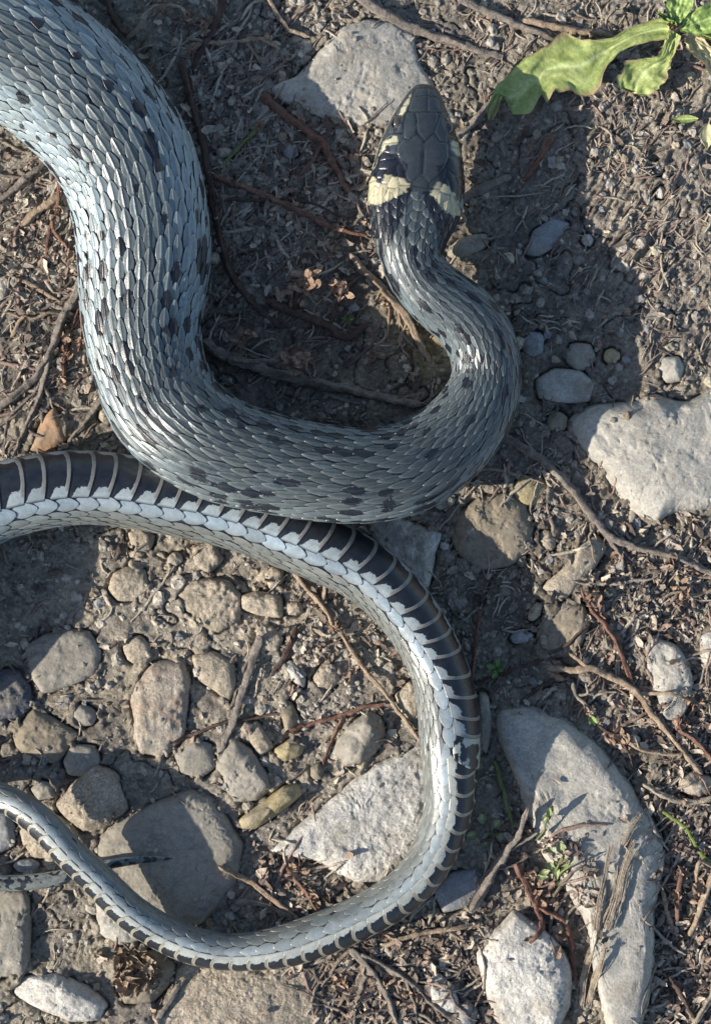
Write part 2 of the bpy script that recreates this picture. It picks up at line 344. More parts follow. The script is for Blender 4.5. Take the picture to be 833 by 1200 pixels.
 ([(36,925),(48,915),(65,920),(64,935),(45,938)], 8, 4, 'dark', 0, (0,0), 'small dark stone above the thin tail at the far left'),
 ([(508,1044),(528,1024),(556,1018),(566,1036),(550,1062),(520,1070)], 9, 6, 'blue', 1, (0,0), 'flat bluish grey stone outside the lower tail bend'),
 ([(500,1150),(515,1142),(534,1160),(540,1185),(520,1190),(505,1172)], 11, 5, 'white', 1, (0,0), 'pale stone lying among the roots at the bottom centre'),
 ([(534,1180),(548,1172),(560,1186),(555,1206),(538,1208)], 10, 4, 'blue', 0, (0,0), 'small grey stone at the bottom edge left of the white lumpy stone'),
 ([(560,812),(572,815),(577,850),(570,885),(561,870)], 8, 5, 'dark', 0, (0,0), 'narrow dark stone wedged between the tail and the largest grey stone'),
 (E(262,178-0,10,7), 9, 3, 'tan', 0, (0,0), 'tiny pale crumb-like pebble among the dry stems right of the big body'),
 ([(150,625),(165,618),(182,628),(176,645),(158,648)], 7, 5, 'tan', 0, (0,0), 'flat tan chip directly under the thick tail on the left'),
 ([(225,640),(250,634),(262,655),(245,672),(228,662)], 6, 6, 'sand', 0, (0,0), 'flat sandy stone between the thick tail and the pale embedded stone'),
 ([(300,740),(318,734),(332,748),(325,764),(305,762)], 8, 4, 'tan', 1, (0,0), 'small tan chip left of the split grey stalk'),
 (E(205,655,9,8), 7, 3.5, 'red', 0, (0,0), 'small reddish pebble below the thick tail'),
 (E(372,905,8,10), 8, 3, 'brown', 0, (0,0), 'small brown pebble above the slanting edge of the whitish stone'),
 (E(742,868,9,7), 8, 3, 'grey', 0, (0,0), 'small grey pebble among the litter right of the largest stone'),
]
def resample_closed(P, n):
    P = np.array(P, float); m = len(P); out = []
    for i in range(m):
        p0, p1, p2, p3 = P[i - 1], P[i], P[(i + 1) % m], P[(i + 2) % m]
        for t in np.linspace(0, 1, 12, endpoint=False):
            cr = 0.5 * ((2 * p1) + (-p0 + p2) * t + (2 * p0 - 5 * p1 + 4 * p2 - p3) * t * t + (-p0 + 3 * p1 - 3 * p2 + p3) * t ** 3)
            out.append(0.3 * cr + 0.7 * (p1 + (p2 - p1) * t))
    return np.array(out)
class Stone:
    def __init__(s, i, spec):
        s.pts, s.H, s.pw, s.mat, s.fac, s.tilt, s.label = spec
        P = resample_closed(s.pts, 0)
        z = s.H * 0.5
        P = np.stack(ground_xy(P[:, 0], P[:, 1], z), -1)
        a_, b_ = P, np.roll(P, -1, 0); cr = a_[:, 0] * b_[:, 1] - b_[:, 0] * a_[:, 1]
        s.c = np.array([((a_[:, 0] + b_[:, 0]) * cr).sum(), ((a_[:, 1] + b_[:, 1]) * cr).sum()]) / (3 * cr.sum())
        dlt = P - s.c; ang = np.arctan2(dlt[:, 1], dlt[:, 0]); rad = np.hypot(*dlt.T); o = np.argsort(ang)
        A = np.linspace(-math.pi, math.pi, 361); R = np.interp(A, ang[o], rad[o], period=2 * math.pi)
        k = np.array([1, 2, 3, 2, 1]) / 9.0
        R = np.convolve(np.concatenate([R[-3:-1], R, R[1:3]]), k, 'valid')
        s.size = R.mean(); s.seed = i * 7.7
        R = R * (1 + 0.03 * fbm(np.cos(A) * 5 + s.seed, np.sin(A) * 5, s.seed, 4, 0.5) * 0.6)
        s.A, s.R = A, R
        r = np.random.default_rng(100 + i)
        s.planes = [(r.uniform(0, 2 * math.pi), r.uniform(0.18, 0.55), r.uniform(0.62, 0.95)) for _ in range(s.fac * 2)]
    def height(s, x, y):
        dx, dy = x - s.c[0], y - s.c[1]; rr = np.hypot(dx, dy)
        Ri = np.interp(np.arctan2(dy, dx), s.A, s.R); t = rr / Ri
        te = np.clip(t, 0, 1)
        # rounded rim whose width is about the stone's own height
        rim = np.clip((1 - te) * Ri / (1.1 * s.H + 2), 0, 1)
        prof = np.sqrt(np.clip(1 - (1 - rim) ** 2, 0, 1)) * (0.72 + 0.28 * np.clip(1 - te ** s.pw, 0, 1))
        z = s.H * prof * (1 + 0.25 * fbm(x / (s.size * 1.3) + s.seed, y / (s.size * 1.3), s.seed, 3))
        z = z + s.tilt[0] * dx + s.tilt[1] * dy
        for a, sl, off in s.planes:
            pl = s.H * (off + 0.3) - sl * s.H / s.size * 1.6 * (dx * math.cos(a) + dy * math.sin(a))
            k = 2.0; z = -k * np.log(np.exp(np.clip(-z / k, -60, 60)) + np.exp(np.clip(-pl / k, -60, 60)))
        if s.size > 28:      # flaked layers with broken edges and hairline cracks
            q = fbm(x / (s.size * 0.8) + s.seed * 2, y / (s.size * 0.8), s.seed, 5, 0.6)
            z = z - 1.3 * ss(0.28, 0.32, q) - 1.2 * ss(0.5, 0.53, q) - 0.9 * ss(-0.38, -0.42, q)
            z = z - 1.3 * np.exp(-(fbm(x / 90 + s.seed, y / 60, 4 + s.seed, 4, 0.6) / 0.018) ** 2)
        b = {'sand': 1.6, 'white': 1.4, 'tan': 1.2, 'red': 1.6}.get(s.mat, 0.32)
        z = z + b * (0.9 * fbm(x / 14 + s.seed, y / 14, 0, 3) + 0.35 * fbm(x / 3.5, y / 3.5, s.seed, 2))
        return z, t
    def build(s):
        n = 110 if s.size > 70 else 76 if s.size > 45 else 40 if s.size > 18 else 22
        g = np.linspace(-1, 1, n); g = np.sign(g) * (1 - (1 - np.abs(g)) ** 1.25)      # finer towards the rim
        U, W_ = np.meshgrid(g, g, indexing='ij'); mx = np.maximum(np.abs(U), np.abs(W_)); hy_ = np.hypot(U, W_) + 1e-9
        mixr = mx ** 2          # square grid that turns round towards the rim: no pinched centre
        tt = (hy_ * 0.80) * (1 - mixr) + mx * mixr
        an = np.arctan2(W_, U); Ri = np.interp(an, s.A, s.R)
        x, y = s.c[0] + np.cos(an) * Ri * tt, s.c[1] + np.sin(an) * Ri * tt
        z, _ = s.height(x, y)
        V = [np.stack([x, y, z], -1).reshape(-1, 3)]
        F = gridF(n, n).tolist()
        bd = [i * n for i in range(n)] + [(n - 1) * n + j for j in range(1, n)] + [i * n + n - 1 for i in range(n - 2, -1, -1)] + [j for j in range(n - 2, 0, -1)]
        rim = V[0][bd]; prev = bd; off = n * n; nb = len(bd)
        for t, zz in ((1.03, -4), (1.02, -12), (0.9, -20), (0.4, -24)):
            ring = rim.copy(); ring[:, :2] = s.c + (rim[:, :2] - s.c) * t
            ring[:, 2] = np.minimum(rim[:, 2] - 3, zz) if zz > -10 else zz
            V.append(ring); cur = list(range(off, off + nb)); off += nb
            F += [(prev[i], prev[(i + 1) % nb], cur[(i + 1) % nb], cur[i])[::-1] for i in range(nb)]; prev = cur
        F.append(tuple(prev)); V = np.vstack(V)
        Fl = [tuple(f) for f in F]
        nm = 'pebble' if s.size < 19 else 'stone'
        o = mk(nm, V, Fl, ST[s.mat], origin=(s.c[0], s.c[1], 0))
        tag(o, s.label, nm, None)
        return o
stones = [Stone(i, sp) for i, sp in enumerate(STONES)]

# ------------------------------------------------------------------ ground
def blob(x, y, cx, cy, rx, ry):
    X, Y = ground_xy(cx, cy); return np.exp(-(((x - X) / rx) ** 2 + ((y - Y) / ry) ** 2))
def ground_h(x, y):
    h = 5.5 * fbm(x / 150 + 3, y / 150, 0, 3)
    mud = 1 - 0.6 * np.clip(blob(x, y, 200, 740, 230, 150) + blob(x, y, 640, 340, 110, 160) + blob(x, y, 440, 370, 110, 80), 0, 1)     # trodden smooth
    h = h + 3.4 * fbm(x / 36, y / 36, 2, 3) + mud * (3.2 * np.abs(fbm(x / 15, y / 15, 5, 3)) + 1.1 * fbm(x / 4.4, y / 4.4, 8, 2))
    # cracks and clod edges
    cr = np.abs(fbm(x / 75 + 20, y / 75 - 4, 11, 3)); h = h - 7.0 * np.exp(-(cr / 0.022) ** 2) * ss(-0.3, 0.2, fbm(x / 120, y / 120, 31, 2))
    c2_ = np.abs(fbm(x / 48 - 7, y / 48 + 3, 19, 4)); h = h - 4.0 * np.exp(-(c2_ / 0.02) ** 2) * ss(-0.2, 0.3, fbm(x / 90, y / 90, 37, 2))
    # fibrous trampled ground, upper right
    fz = blob(x, y, 740, 260, 190, 210)
    ca, sa = math.cos(-0.9), math.sin(-0.9)
    u, v = x * ca - y * sa, x * sa + y * ca
    wv = 12 * gn(x / 60, y / 60, 3)
    h = h + fz * (5.5 * np.abs(fbm((u + wv) / 60, (v + wv) / 8, 3, 3)) + 3.5 * fbm(u / 20, v / 9, 6, 2) - 1)
    h = h + 9 * blob(x, y, 720, 190, 110, 90) + 5 * blob(x, y, 640, 60, 90, 50) - 7 * blob(x, y, 360, 400, 110, 60) - 6 * blob(x, y, 790, 1100, 70, 130)
    return h - 2
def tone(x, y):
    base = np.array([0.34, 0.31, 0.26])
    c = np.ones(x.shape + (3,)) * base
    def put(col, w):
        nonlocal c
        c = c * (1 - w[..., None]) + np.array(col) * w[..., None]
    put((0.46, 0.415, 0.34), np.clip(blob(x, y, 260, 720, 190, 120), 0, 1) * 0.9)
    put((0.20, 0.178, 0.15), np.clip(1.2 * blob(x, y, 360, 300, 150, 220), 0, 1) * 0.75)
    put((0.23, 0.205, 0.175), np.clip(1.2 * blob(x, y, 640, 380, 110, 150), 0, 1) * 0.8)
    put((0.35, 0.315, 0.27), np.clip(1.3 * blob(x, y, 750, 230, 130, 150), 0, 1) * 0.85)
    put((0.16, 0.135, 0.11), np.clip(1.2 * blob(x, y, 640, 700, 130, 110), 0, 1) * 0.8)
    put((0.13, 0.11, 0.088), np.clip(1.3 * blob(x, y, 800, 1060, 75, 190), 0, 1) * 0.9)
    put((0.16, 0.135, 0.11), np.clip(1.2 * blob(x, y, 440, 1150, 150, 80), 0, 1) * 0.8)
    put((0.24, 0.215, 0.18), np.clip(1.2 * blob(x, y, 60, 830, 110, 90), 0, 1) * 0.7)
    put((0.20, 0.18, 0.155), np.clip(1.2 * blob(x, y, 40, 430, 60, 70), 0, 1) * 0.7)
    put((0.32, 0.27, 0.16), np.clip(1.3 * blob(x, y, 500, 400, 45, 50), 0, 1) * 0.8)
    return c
def ground_axis(lo, hi, step, far):
    core = np.arange(lo, hi + step, step); out = []
    dd, p = step * 1.6, hi
    while p < far: p += dd; dd *= 1.22; out.append(p)
    left = [lo - (q - hi) for q in out][::-1]
    return np.concatenate([left, core, out])
gx = ground_axis(-470, 470, 1.65, 4500); gy = ground_axis(-650, 650, 1.65, 4500)
GX, GY = np.meshgrid(gx, gy, indexing='ij')
GH = ground_h(GX, GY)
outm = ss(0, 60, np.maximum(np.maximum(np.abs(GX) - 475, np.abs(GY) - 655), 0))      # the sheet gets coarse out there: broad swells only
GH = GH * (1 - outm) + outm * (9 * fbm(GX / 700, GY / 700, 41, 2) - 2)
TOP = GH.copy()             # soil or stone, whichever is higher
for s in stones:
    m = np.where((np.abs(GX - s.c[0]) < s.R.max() * 1.3 + 12) & (np.abs(GY - s.c[1]) < s.R.max() * 1.3 + 12))
    z, t = s.height(GX[m], GY[m])
    dist = (t - 1) * s.size
    em = fbm(GX[m] / 22 + s.seed, GY[m] / 22, 3, 3)      # mud laps over the rim here, leaves a crack there
    cut = 2.0 - (5.0 + 0.16 * s.size) * ss(-0.15, 0.45, em)
    bank = ss(-0.15, 0.45, em) * np.exp(-(np.minimum(dist - cut, 0) * 0 + (dist / 7.0)) ** 2)
    GH[m] = GH[m] + 6.0 * bank
    GH[m] = np.where(dist < cut, np.minimum(GH[m], -6 - 6 * ss(0, -6, dist - cut)), GH[m])
    # soil sags into a narrow gap round the stone, then banks up
    GH[m] = GH[m] - 3.5 * np.exp(-((dist - 2) / 2.5) ** 2) * ss(0.25, -0.1, em)
    TOP[m] = np.where(t < 1, np.maximum(TOP[m], z), TOP[m])
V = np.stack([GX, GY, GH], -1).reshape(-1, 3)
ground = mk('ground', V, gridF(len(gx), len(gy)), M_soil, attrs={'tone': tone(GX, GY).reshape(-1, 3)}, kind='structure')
ground['label'] = 'dry stony soil the snake lies on'
for s in stones: s.build()
# fast height lookup on a regular core grid
_cx = np.arange(-560, 561, 2.0); _cy = np.arange(-760, 761, 2.0)
def _lookup_build():
    ix = np.searchsorted(gx, _cx).clip(1, len(gx) - 1); iy = np.searchsorted(gy, _cy).clip(1, len(gy) - 1)
    return TOP[np.ix_(ix, iy)], GH[np.ix_(ix, iy)]
LT, LG = _lookup_build()
def top_at(x, y, L=None):
    L = LT if L is None else L
    i = ((np.asarray(x) + 560) / 2).astype(int).clip(0, len(_cx) - 1); j = ((np.asarray(y) + 760) / 2).astype(int).clip(0, len(_cy) - 1)
    return L[i, j]

# ------------------------------------------------------------------ the snake
# px, py, radius as seen, lift of the underside above the soil datum, roll (deg), scale pitch
SN = [
 (499,99,18,30,-7,9),(498,110,20,30,-7,9),(496,124,24,29,-7,9),(493.5,147,34,26,-7,9),(492,177,46,22,-7,10),(489,214,54,20,-7,11),(487,233,54,20,-6,12),
 (485,251,51,21,-5,13),(483,266,46,24,-4,14),(482,284,40,27,-2,15),(483,303,36,27,0,16),(491,323,35,37,0,17),(514,348,37,32,0,19),(543,371,39,25,0,20),(563,400,39.5,19,0,21),
 (570,440,39.5,14,0,22),(557,481,44,14,0,23),(526,518,48,18,0,24),(485,546,52,26,0,25),(431,557,54,35,0,25),(370,553,55.5,38,0,26),(312,542,57,38,0,26),
 (258,526,60,36,0,26),(220,503,62,30,0,26),(194,477,64,18,0,26),(177,437,64,8,0,26),(168,390,67,6,0,26),(167,345,72,5,0,26),(169,300,76,5,0,26),(164,248,77,5,0,26),(152,198,78,5,0,26),
 (121,147,79,5,0,26),(76,100,80,5,0,26),(15,58,80,5,0,26),(-55,28,80,5,3,27),(-150,10,80,5,10,27),(-260,30,79,5,25,27),(-350,110,77,5,45,27),(-400,230,74,5,65,27),(-425,380,71,5,85,27),(-420,540,67,5,105,27),
 (-390,680,63,5,120,27),(-330,790,59,6,130,27),(-250,835,55,6,137,26),(-165,815,51,8,142,26),(-110,750,48,9,145,26),(-88,680,46,9,147,26),(-60,622,45,9,147,25.5),(-8,591,44,8,147,25.5),
 (42,577,43,7,147,25.5),(92,571,42,5,147,25.5),(140,574,41.5,3,146,25.5),(192,583,41,2,145,25.5),(243,593,41,1,144,25.5),(293,608,40,1,143,25),(342,628,39,3,142,25),(384,646,38,6,141,24.5),(422,666,36,8,140,24),(452,690,35,8,143,24),(477,718,34,8,144,23.5),
 (500,753,33,8,143,23),(515,786,33,9,136,23),(524,825,34.5,10,128,22),(527,866,34.5,12,122,21),(527,904,31,16,118,21),(527,938,28.5,16,114,20.5),(519,972,26.5,16,112,20.5),(498,1017,25.5,14,112,20.5),(463,1052,25,12,112,20.5),
 (420,1076,25,10,111,20.5),(376,1095,25.5,9,111,20.5),(336,1108,24.5,10,108,20.5),(296,1115,22,12,108,20),(257,1115,21,14,108,20),(226,1108,21.5,16,108,19.5),(191,1093,21,18,108,19),(155,1070,20.5,28,108,18.5),(116,1032,19.5,38,108,18.5),
 (82,1000,18.5,46,108,18),(52,967,18.5,47,108,18),(22,944,17,43,108,17.5),(-12,929,15.5,35,86,17),(-48,922,14.5,22,80,16.5),(-85,935,13.5,8,70,16),(-108,968,12.5,8,60,15),(-100,1005,11.8,9,55,14),(-65,1028,11,10,52,13),(-25,1035,10,10,50,12.5),(8,1035,9.4,10,50,12),(44,1033,9.2,13,50,11.5),
 (81,1026,8.3,15,50,11),(103,1020,7.2,16,50,10),(124,1014,5.8,17,50,9),(161,1008,4.4,17,50,8),(185,1006.5,2.6,17,50,6),(203,1006,0.4,18,50,4)]
SN = np.array(SN, float)
HW_S = [0,1.2,3.5,7,13,28,45,64,76,98,114,133,151,167,181,205]
HW   = [0.3,7.5,12,15,19,26.5,35,43,47,51.5,54,54,51,46,40.5,36]
HT   = [0.3,5,8,11,14,18,22,25,26.5,28,29,30,31,32,33.5,36]
HB   = [0.3,4,6,8,10,13,16,19,21,24,26,28,30,32,33.5,36]
pix = SN[:, 0:2]
SN[:36, 5] *= 0.90
def sag(r, roll): return 1 - 0.24 * ss(52, 74, r) * ss(30, 4, roll)      # the heavy body flattens on the ground
z = SN[:, 2] * 0.98 * sag(SN[:, 2], SN[:, 4]) + SN[:, 3]; z[:8] = [68, 70, 72, 74, 75, 75, 75, 75]; z[8:11] = [75, 75, 74]
fz = (DCAM - z) / DCAM
C3 = np.stack([(pix[:, 0] - CX) * fz, (CY - pix[:, 1]) * fz, z, SN[:, 2] * fz, SN[:, 4], SN[:, 5]], -1)
seg = np.hypot(*np.diff(C3[:, :2], axis=0).T); cum = np.concatenate([[0], np.cumsum(seg)])
def hermite(xs, ys, x):
    m = np.gradient(ys, xs, axis=0); i = np.clip(np.searchsorted(xs, x, 'right') - 1, 0, len(xs) - 2)
    h = xs[i + 1] - xs[i]; t = (x - xs[i]) / h
    if ys.ndim > 1: h = h[:, None]; t = t[:, None]
    return (2*t**3-3*t**2+1)*ys[i] + (t**3-2*t**2+t)*h*m[i] + (-2*t**3+3*t**2)*ys[i+1] + (t**3-t**2)*h*m[i+1]
s1 = np.arange(0, cum[-1], 1.0); Q = hermite(cum, C3, s1)
kk = np.exp(-(np.arange(-18, 19) / 7.0) ** 2 / 2); kk /= kk.sum()
def smooth(a):
    pad = np.vstack([2 * a[0] - a[18:0:-1], a, 2 * a[-1] - a[-2:-20:-1]])
    return np.stack([np.convolve(pad[:, i], kk, 'valid') for i in range(a.shape[1])], -1)
Q = smooth(Q)
ds = np.linalg.norm(np.diff(Q[:, :3], axis=0), axis=1); SS = np.concatenate([[0], np.cumsum(ds)]); SLEN = SS[-1]
Tn = np.gradient(Q[:, :3], SS, axis=0); Tn /= np.linalg.norm(Tn, axis=1)[:, None]
up = np.array([0, 0, 1.0]); Sd = np.cross(Tn, up); Sd /= np.linalg.norm(Sd, axis=1)[:, None]; Nn = np.cross(Sd, Tn)
rad = Q[:, 3].copy()
wb = ss(160, 215, SS)
hw = np.interp(SS, HW_S, HW); ht = np.interp(SS, HW_S, HT); hb = np.interp(SS, HW_S, HB)
k5 = np.ones(7) / 7
def sm5(a):
    b = a.copy(); b[8:-8] = np.convolve(a, k5, 'same')[8:-8]; return b
hw, ht, hb = sm5(hw), sm5(ht), sm5(hb)
hw = hw * (1 - wb) + rad * wb; sg_ = sag(rad, Q[:, 4]); ht = ht * (1 - wb) + rad * sg_ * wb; hb = hb * (1 - wb) + rad * sg_ * wb
hw[-2:] = 0.3; ht[-2:] = 0.3; hb[-2:] = 0.3
NPH = np.cumsum(np.concatenate([[0], ds / np.interp(SS[1:], SS, Q[:, 5])]))      # scale-row index along the body
def isn(s, arr):
    if arr.ndim == 1: return np.interp(s, SS, arr)
    return np.stack([np.interp(s, SS, arr[:, i]) for i in range(arr.shape[1])], -1)
def spow(v, e): return np.sign(v) * np.abs(v) ** e
def surf(s, th, h):
    """point on the snake: s along from the snout, th round from the mid-back, h above the skin"""
    c, n_, sd = isn(s, Q[:, :3]), isn(s, Nn), isn(s, Sd); ro = np.radians(isn(s, Q[:, 4]))
    a, bt, bb = isn(s, hw), isn(s, ht), isn(s, hb)
    e = np.where(s < 170, 0.86, 0.86 + 0.14 * ss(170, 220, s))
    x = a * spow(np.sin(th), e); cz = np.cos(th); b = np.where(cz > 0, bt, bb); zz = b * spow(cz, e)
    nx, nz = x / a ** 2, zz / b ** 2; L = np.hypot(nx, nz) + 1e-9
    x = x + h * nx / L; zz = zz + h * nz / L
    la = x * np.cos(ro) + zz * np.sin(ro); ve = -x * np.sin(ro) + zz * np.cos(ro)
    return c + sd * la[..., None] + n_ * ve[..., None]
def to_px(P):
    f = DCAM / (DCAM - P[..., 2]); return CX + P[..., 0] * f, CY - P[..., 1] * f
def poly_sd(x, y, poly):
    """signed distance (inside > 0) to a polygon"""
    P = np.array(poly, float); n = len(P); best = np.full(x.shape, 1e9); ins = np.zeros(x.shape, bool)
    for i in range(n):
        ax, ay = P[i]; bx, by = P[(i + 1) % n]; ex, ey = bx - ax, by - ay
        t = np.clip(((x - ax) * ex + (y - ay) * ey) / (ex * ex + ey * ey), 0, 1)
        best = np.minimum(best, np.hypot(x - ax - ex * t, y - ay - ey * t))
        cnd = ((ay > y) != (by > y)); ins ^= cnd & (x < (bx - ax) * (y - ay) / (by - ay + 1e-12) + ax)
    return np.where(ins, best, -best)
HC = lambda pts: [(420 + x / 5.95, 90 + y / 5.95) for x, y in pts]
SHIELDS = [HC(p) for p in (
 [(375,140),(478,130),(478,240),(390,245),(348,242)], [(478,130),(560,150),(582,252),(478,242)],
 [(405,78),(475,72),(478,130),(375,140)], [(475,72),(545,88),(560,150),(478,130)],
 [(392,248),(556,254),(550,300),(525,390),(460,455),(440,430),(405,370),(405,300)],
 [(340,248),(392,248),(405,300),(405,400),(355,440),(315,425),(318,320)], [(556,254),(587,262),(612,330),(617,460),(560,450),(525,390),(550,300)],
 [(270,485),(315,430),(355,440),(405,400),(440,430),(457,468),(448,560),(440,675),(362,742),(330,705),(320,640),(268,530)],
 [(457,468),(525,390),(560,455),(617,465),(625,560),(602,620),(545,700),(490,742),(440,675),(448,560)])]
COLL = [HC(p) for p in ([(60,740),(110,700),(150,740),(190,690),(290,700),(352,745),(335,800),(270,835),(200,862),(160,884),(70,888)], [(545,735),(630,765),(670,850),(720,965),(660,975),(590,925),(500,800)])]
BLK = [HC(p) for p in (
 [(90,730),(115,650),(130,600),(165,520),(210,478),(250,560),(325,640),(332,705),(290,702),(190,692),(150,742),(112,700)],
 [(50,888),(160,884),(270,835),(350,765),(375,790),(350,850),(315,950),(270,1060),(235,1130),(225,1200),(140,1190),(100,1060)],
 [(440,800),(500,800),(590,925),(660,975),(720,965),(700,1060),(640,1160),(610,1260),(560,1230),(540,1050),(470,900)],
 [(540,620),(600,600),(625,560),(680,640),(700,800),(670,850),(632,768),(575,735),(555,690)], [(268,528),(290,560),(342,625),(335,668),(318,640)],
 [(625,300),(665,420),(640,480),(620,420)], [(260,320),(240,400),(190,450),(250,410),(290,400)], [(700,560),(740,740),(725,820),(690,700)])]
CREAM = [HC(p) for p in ([(110,650),(150,540),(180,450),(240,402),(270,420),(270,470),(215,482),(160,560),(128,650)], [(630,430),(690,460),(712,560),(680,545),(640,500)], [(615,285),(655,330),(650,370),(630,350)],
 [(255,330),(300,230),(345,150),(372,120),(360,170),(325,250),(275,320)])]
HEAD_END = 148.0
def head_paint(px, py, s):
    base = np.ones(px.shape + (3,)) * np.array([0.043, 0.052, 0.060])
    j = 2.0 * fbm(px / 7, py / 7, 2, 2)
    def put(col, wt):
        nonlocal base
        base = base * (1 - wt[..., None]) + np.array(col) * wt[..., None]
    for p in CREAM: put((0.40, 0.38, 0.27), ss(-0.6, 0.6, poly_sd(px, py, p) + 0.6 * j))
    for p in BLK: put((0.012, 0.014, 0.022), ss(-0.5, 0.5, poly_sd(px, py, p) + j))
    for p in COLL: put((0.45, 0.41, 0.275), ss(-0.5, 0.5, poly_sd(px, py, p) + 1.6 * j))
    return base
# --- continuous body skin, head included
sta = np.concatenate([[0, 0.4, 0.9, 1.5, 2.2], np.arange(3, 215, 0.85), np.arange(215, SLEN - 30, 3.4), np.arange(SLEN - 30, SLEN - 0.2, 1.5), [SLEN - 0.2]])
NT = 200
th = np.arange(NT) / NT * 2 * math.pi
S_, T_ = np.meshgrid(sta, th, indexing='ij')
P0 = surf(S_, T_, np.zeros_like(S_))
px_, py_ = to_px(P0)
upper = (np.cos(T_) > -0.15) & (S_ < 170)
H0 = np.zeros_like(S_)
seam = np.full(S_.shape, 1e9); owner = np.zeros(S_.shape, int)
hm = S_ < 190
hx, hy = px_[hm], py_[hm]
dsh = np.full(hx.shape, -1e9); dedge = np.full(hx.shape, 1e9)
for p in SHIELDS:
    q = poly_sd(hx, hy, p); dsh = np.maximum(dsh, q); dedge = np.minimum(dedge, np.abs(q))
ins = dsh > 0
# temporal / labial plates: cells in (s, theta)
r_ = np.random.default_rng(5)
cells = []
for k_ in range(17):
    for side in (-1, 1):
        for row, t0 in ((0, 1.02), (1, 1.36), (2, 1.75), (3, 2.3)):
            cells.append((6 + 10.5 * k_ + (5 if row % 2 else 0) + r_.uniform(-1.3, 1.3), side * (t0 + r_.uniform(-.03, .03))))
for k_ in range(9): 
    for t0 in np.linspace(-0.8, 0.8, 7): cells.append((118 + 9 * k_ + (4.5 if int(t0 * 10) % 2 else 0), t0 + r_.uniform(-.03, .03)))
cells = np.array(cells)
thw = (T_ + math.pi) % (2 * math.pi) - math.pi
sh_, tw_ = S_[hm], thw[hm]; arc = np.interp(sh_, SS, hw)
d1 = np.full(sh_.shape, 1e9); d2 = d1.copy(); own = np.zeros(sh_.shape, int)
for k_, (cs, ct) in enumerate(cells):
    dd = np.hypot(sh_ - cs, (tw_ - ct) * arc * 0.85)
    nb = dd < d1; d2 = np.where(nb, d1, np.minimum(d2, dd)); own = np.where(nb, k_, own); d1 = np.where(nb, dd, d1)
cell_e = (d2 - d1) * 0.5
edge = np.where(ins, dsh, np.minimum(cell_e, np.maximum(-dsh, 0)))
wear = np.random.default_rng(9).uniform(0.0, 1.0, len(cells))
hh = np.where(ins, 1.5 * (1 - np.exp(-edge / 0.6)) + 0.25 * ss(3, 14, edge), 1.0 * (1 - np.exp(-edge / 0.9)) + 0.35 * wear[own])
hh = hh * ss(1, 5, sh_) * ss(175, 150, sh_)
# brow ridge and mouth line
for sx in (-1, 1):
    hh += 2.2 * np.exp(-((sh_ - 50) / 12) ** 2 - ((tw_ - sx * 0.66) / 0.10) ** 2)
    hh -= 2.4 * np.exp(-((sh_ - 52) / 8) ** 2 - ((tw_ - sx * 0.98) / 0.2) ** 2)
    hh -= 1.3 * np.exp(-((tw_ - sx * 2.02) / 0.035) ** 2) * ss(4, 12, sh_) * ss(118, 105, sh_)
    hh -= 2.0 * np.exp(-((sh_ - 13) / 2.2) ** 2 - ((tw_ - sx * 1.25) / 0.12) ** 2)
H0[hm] = hh
P0 = surf(S_, T_, H0)
px_, py_ = to_px(surf(S_, T_, np.zeros_like(S_)))
tonev = np.ones(S_.shape + (3,)) * np.array([0.020, 0.023, 0.030])
under = np.abs(thw) > 1.9
hp = head_paint(px_, py_, S_)
seamdark = np.zeros(S_.shape); seamdark[hm] = np.exp(-(edge / 0.55) ** 2) * 0.6
tint = np.ones(S_.shape); tint[hm] = np.where(ins, 1.0, 0.8 + 0.45 * wear[own])
lab = (np.abs(thw) > 1.45) & (np.abs(thw) < 2.5)
hp = np.where((lab & (seamdark < 0.3) & (S_ < 105))[..., None], np.array([0.45, 0.43, 0.33]), hp)
hp = hp * (1 - seamdark)[..., None] * tint[..., None]
wh = ss(205, 160, S_)[..., None]; tonev = tonev * (1 - wh) + hp * wh
tonev[under & (S_ < 200)] = (0.45, 0.46, 0.44)
nS = len(sta)
Vb = P0.reshape(-1, 3)
c0, c1 = surf(np.array([0.0]), np.array([0.0]), np.array([0.0])), surf(np.array([SLEN]), np.array([0.0]), np.array([0.0]))
Vb = np.vstack([Vb, P0[0].mean(0), P0[-1].mean(0)]); tb = np.vstack([tonev.reshape(-1, 3), tonev[0].mean(0), tonev[-1].mean(0)])
# coarser ring count behind the neck: every second vertex once past s = 215
i_split = int(np.searchsorted(sta, 215))
Fb = gridF(i_split + 1, NT, True).tolist()
NC = NT // 2
idx = lambda i, j: i * NT + (j % NT)
for j in range(NC):
    a = idx(i_split, 2 * j); Fb.append((a, idx(i_split + 1, 2 * j), idx(i_split + 1, 2 * j + 2), idx(i_split, 2 * j + 2), idx(i_split, 2 * j + 1)))
for i in range(i_split + 1, nS - 1):
    for j in range(NC):
        Fb.append((idx(i, 2 * j), idx(i + 1, 2 * j), idx(i + 1, 2 * j + 2), idx(i, 2 * j + 2)))
for j in range(NT): Fb.append((len(Vb) - 2, idx(0, j), idx(0, j + 1)))
for j in range(NC): Fb.append((len(Vb) - 1, idx(nS - 1, 2 * j + 2), idx(nS - 1, 2 * j)))
used = np.zeros(len(Vb), bool)
for f in Fb: used[list(f)] = True
remap = np.cumsum(used) - 1
Fb = [tuple(int(remap[k_]) for k_ in f) for f in Fb]
snake = bpy.data.objects.new('snake', None); COL.objects.link(snake)
gx0, gy0 = ground_xy(250, 600); snake.location = (gx0 * K, gy0 * K, 0)
tag(snake, 'grey spotted snake with pale collar patches looped over stony ground, dark belly partly turned up', 'snake')
mk('body', Vb[used], Fb, M_skin, snake, attrs={'tone': tb[used], 'dark': np.zeros(used.sum()) - 2.0}, origin=(gx0, gy0, 0))

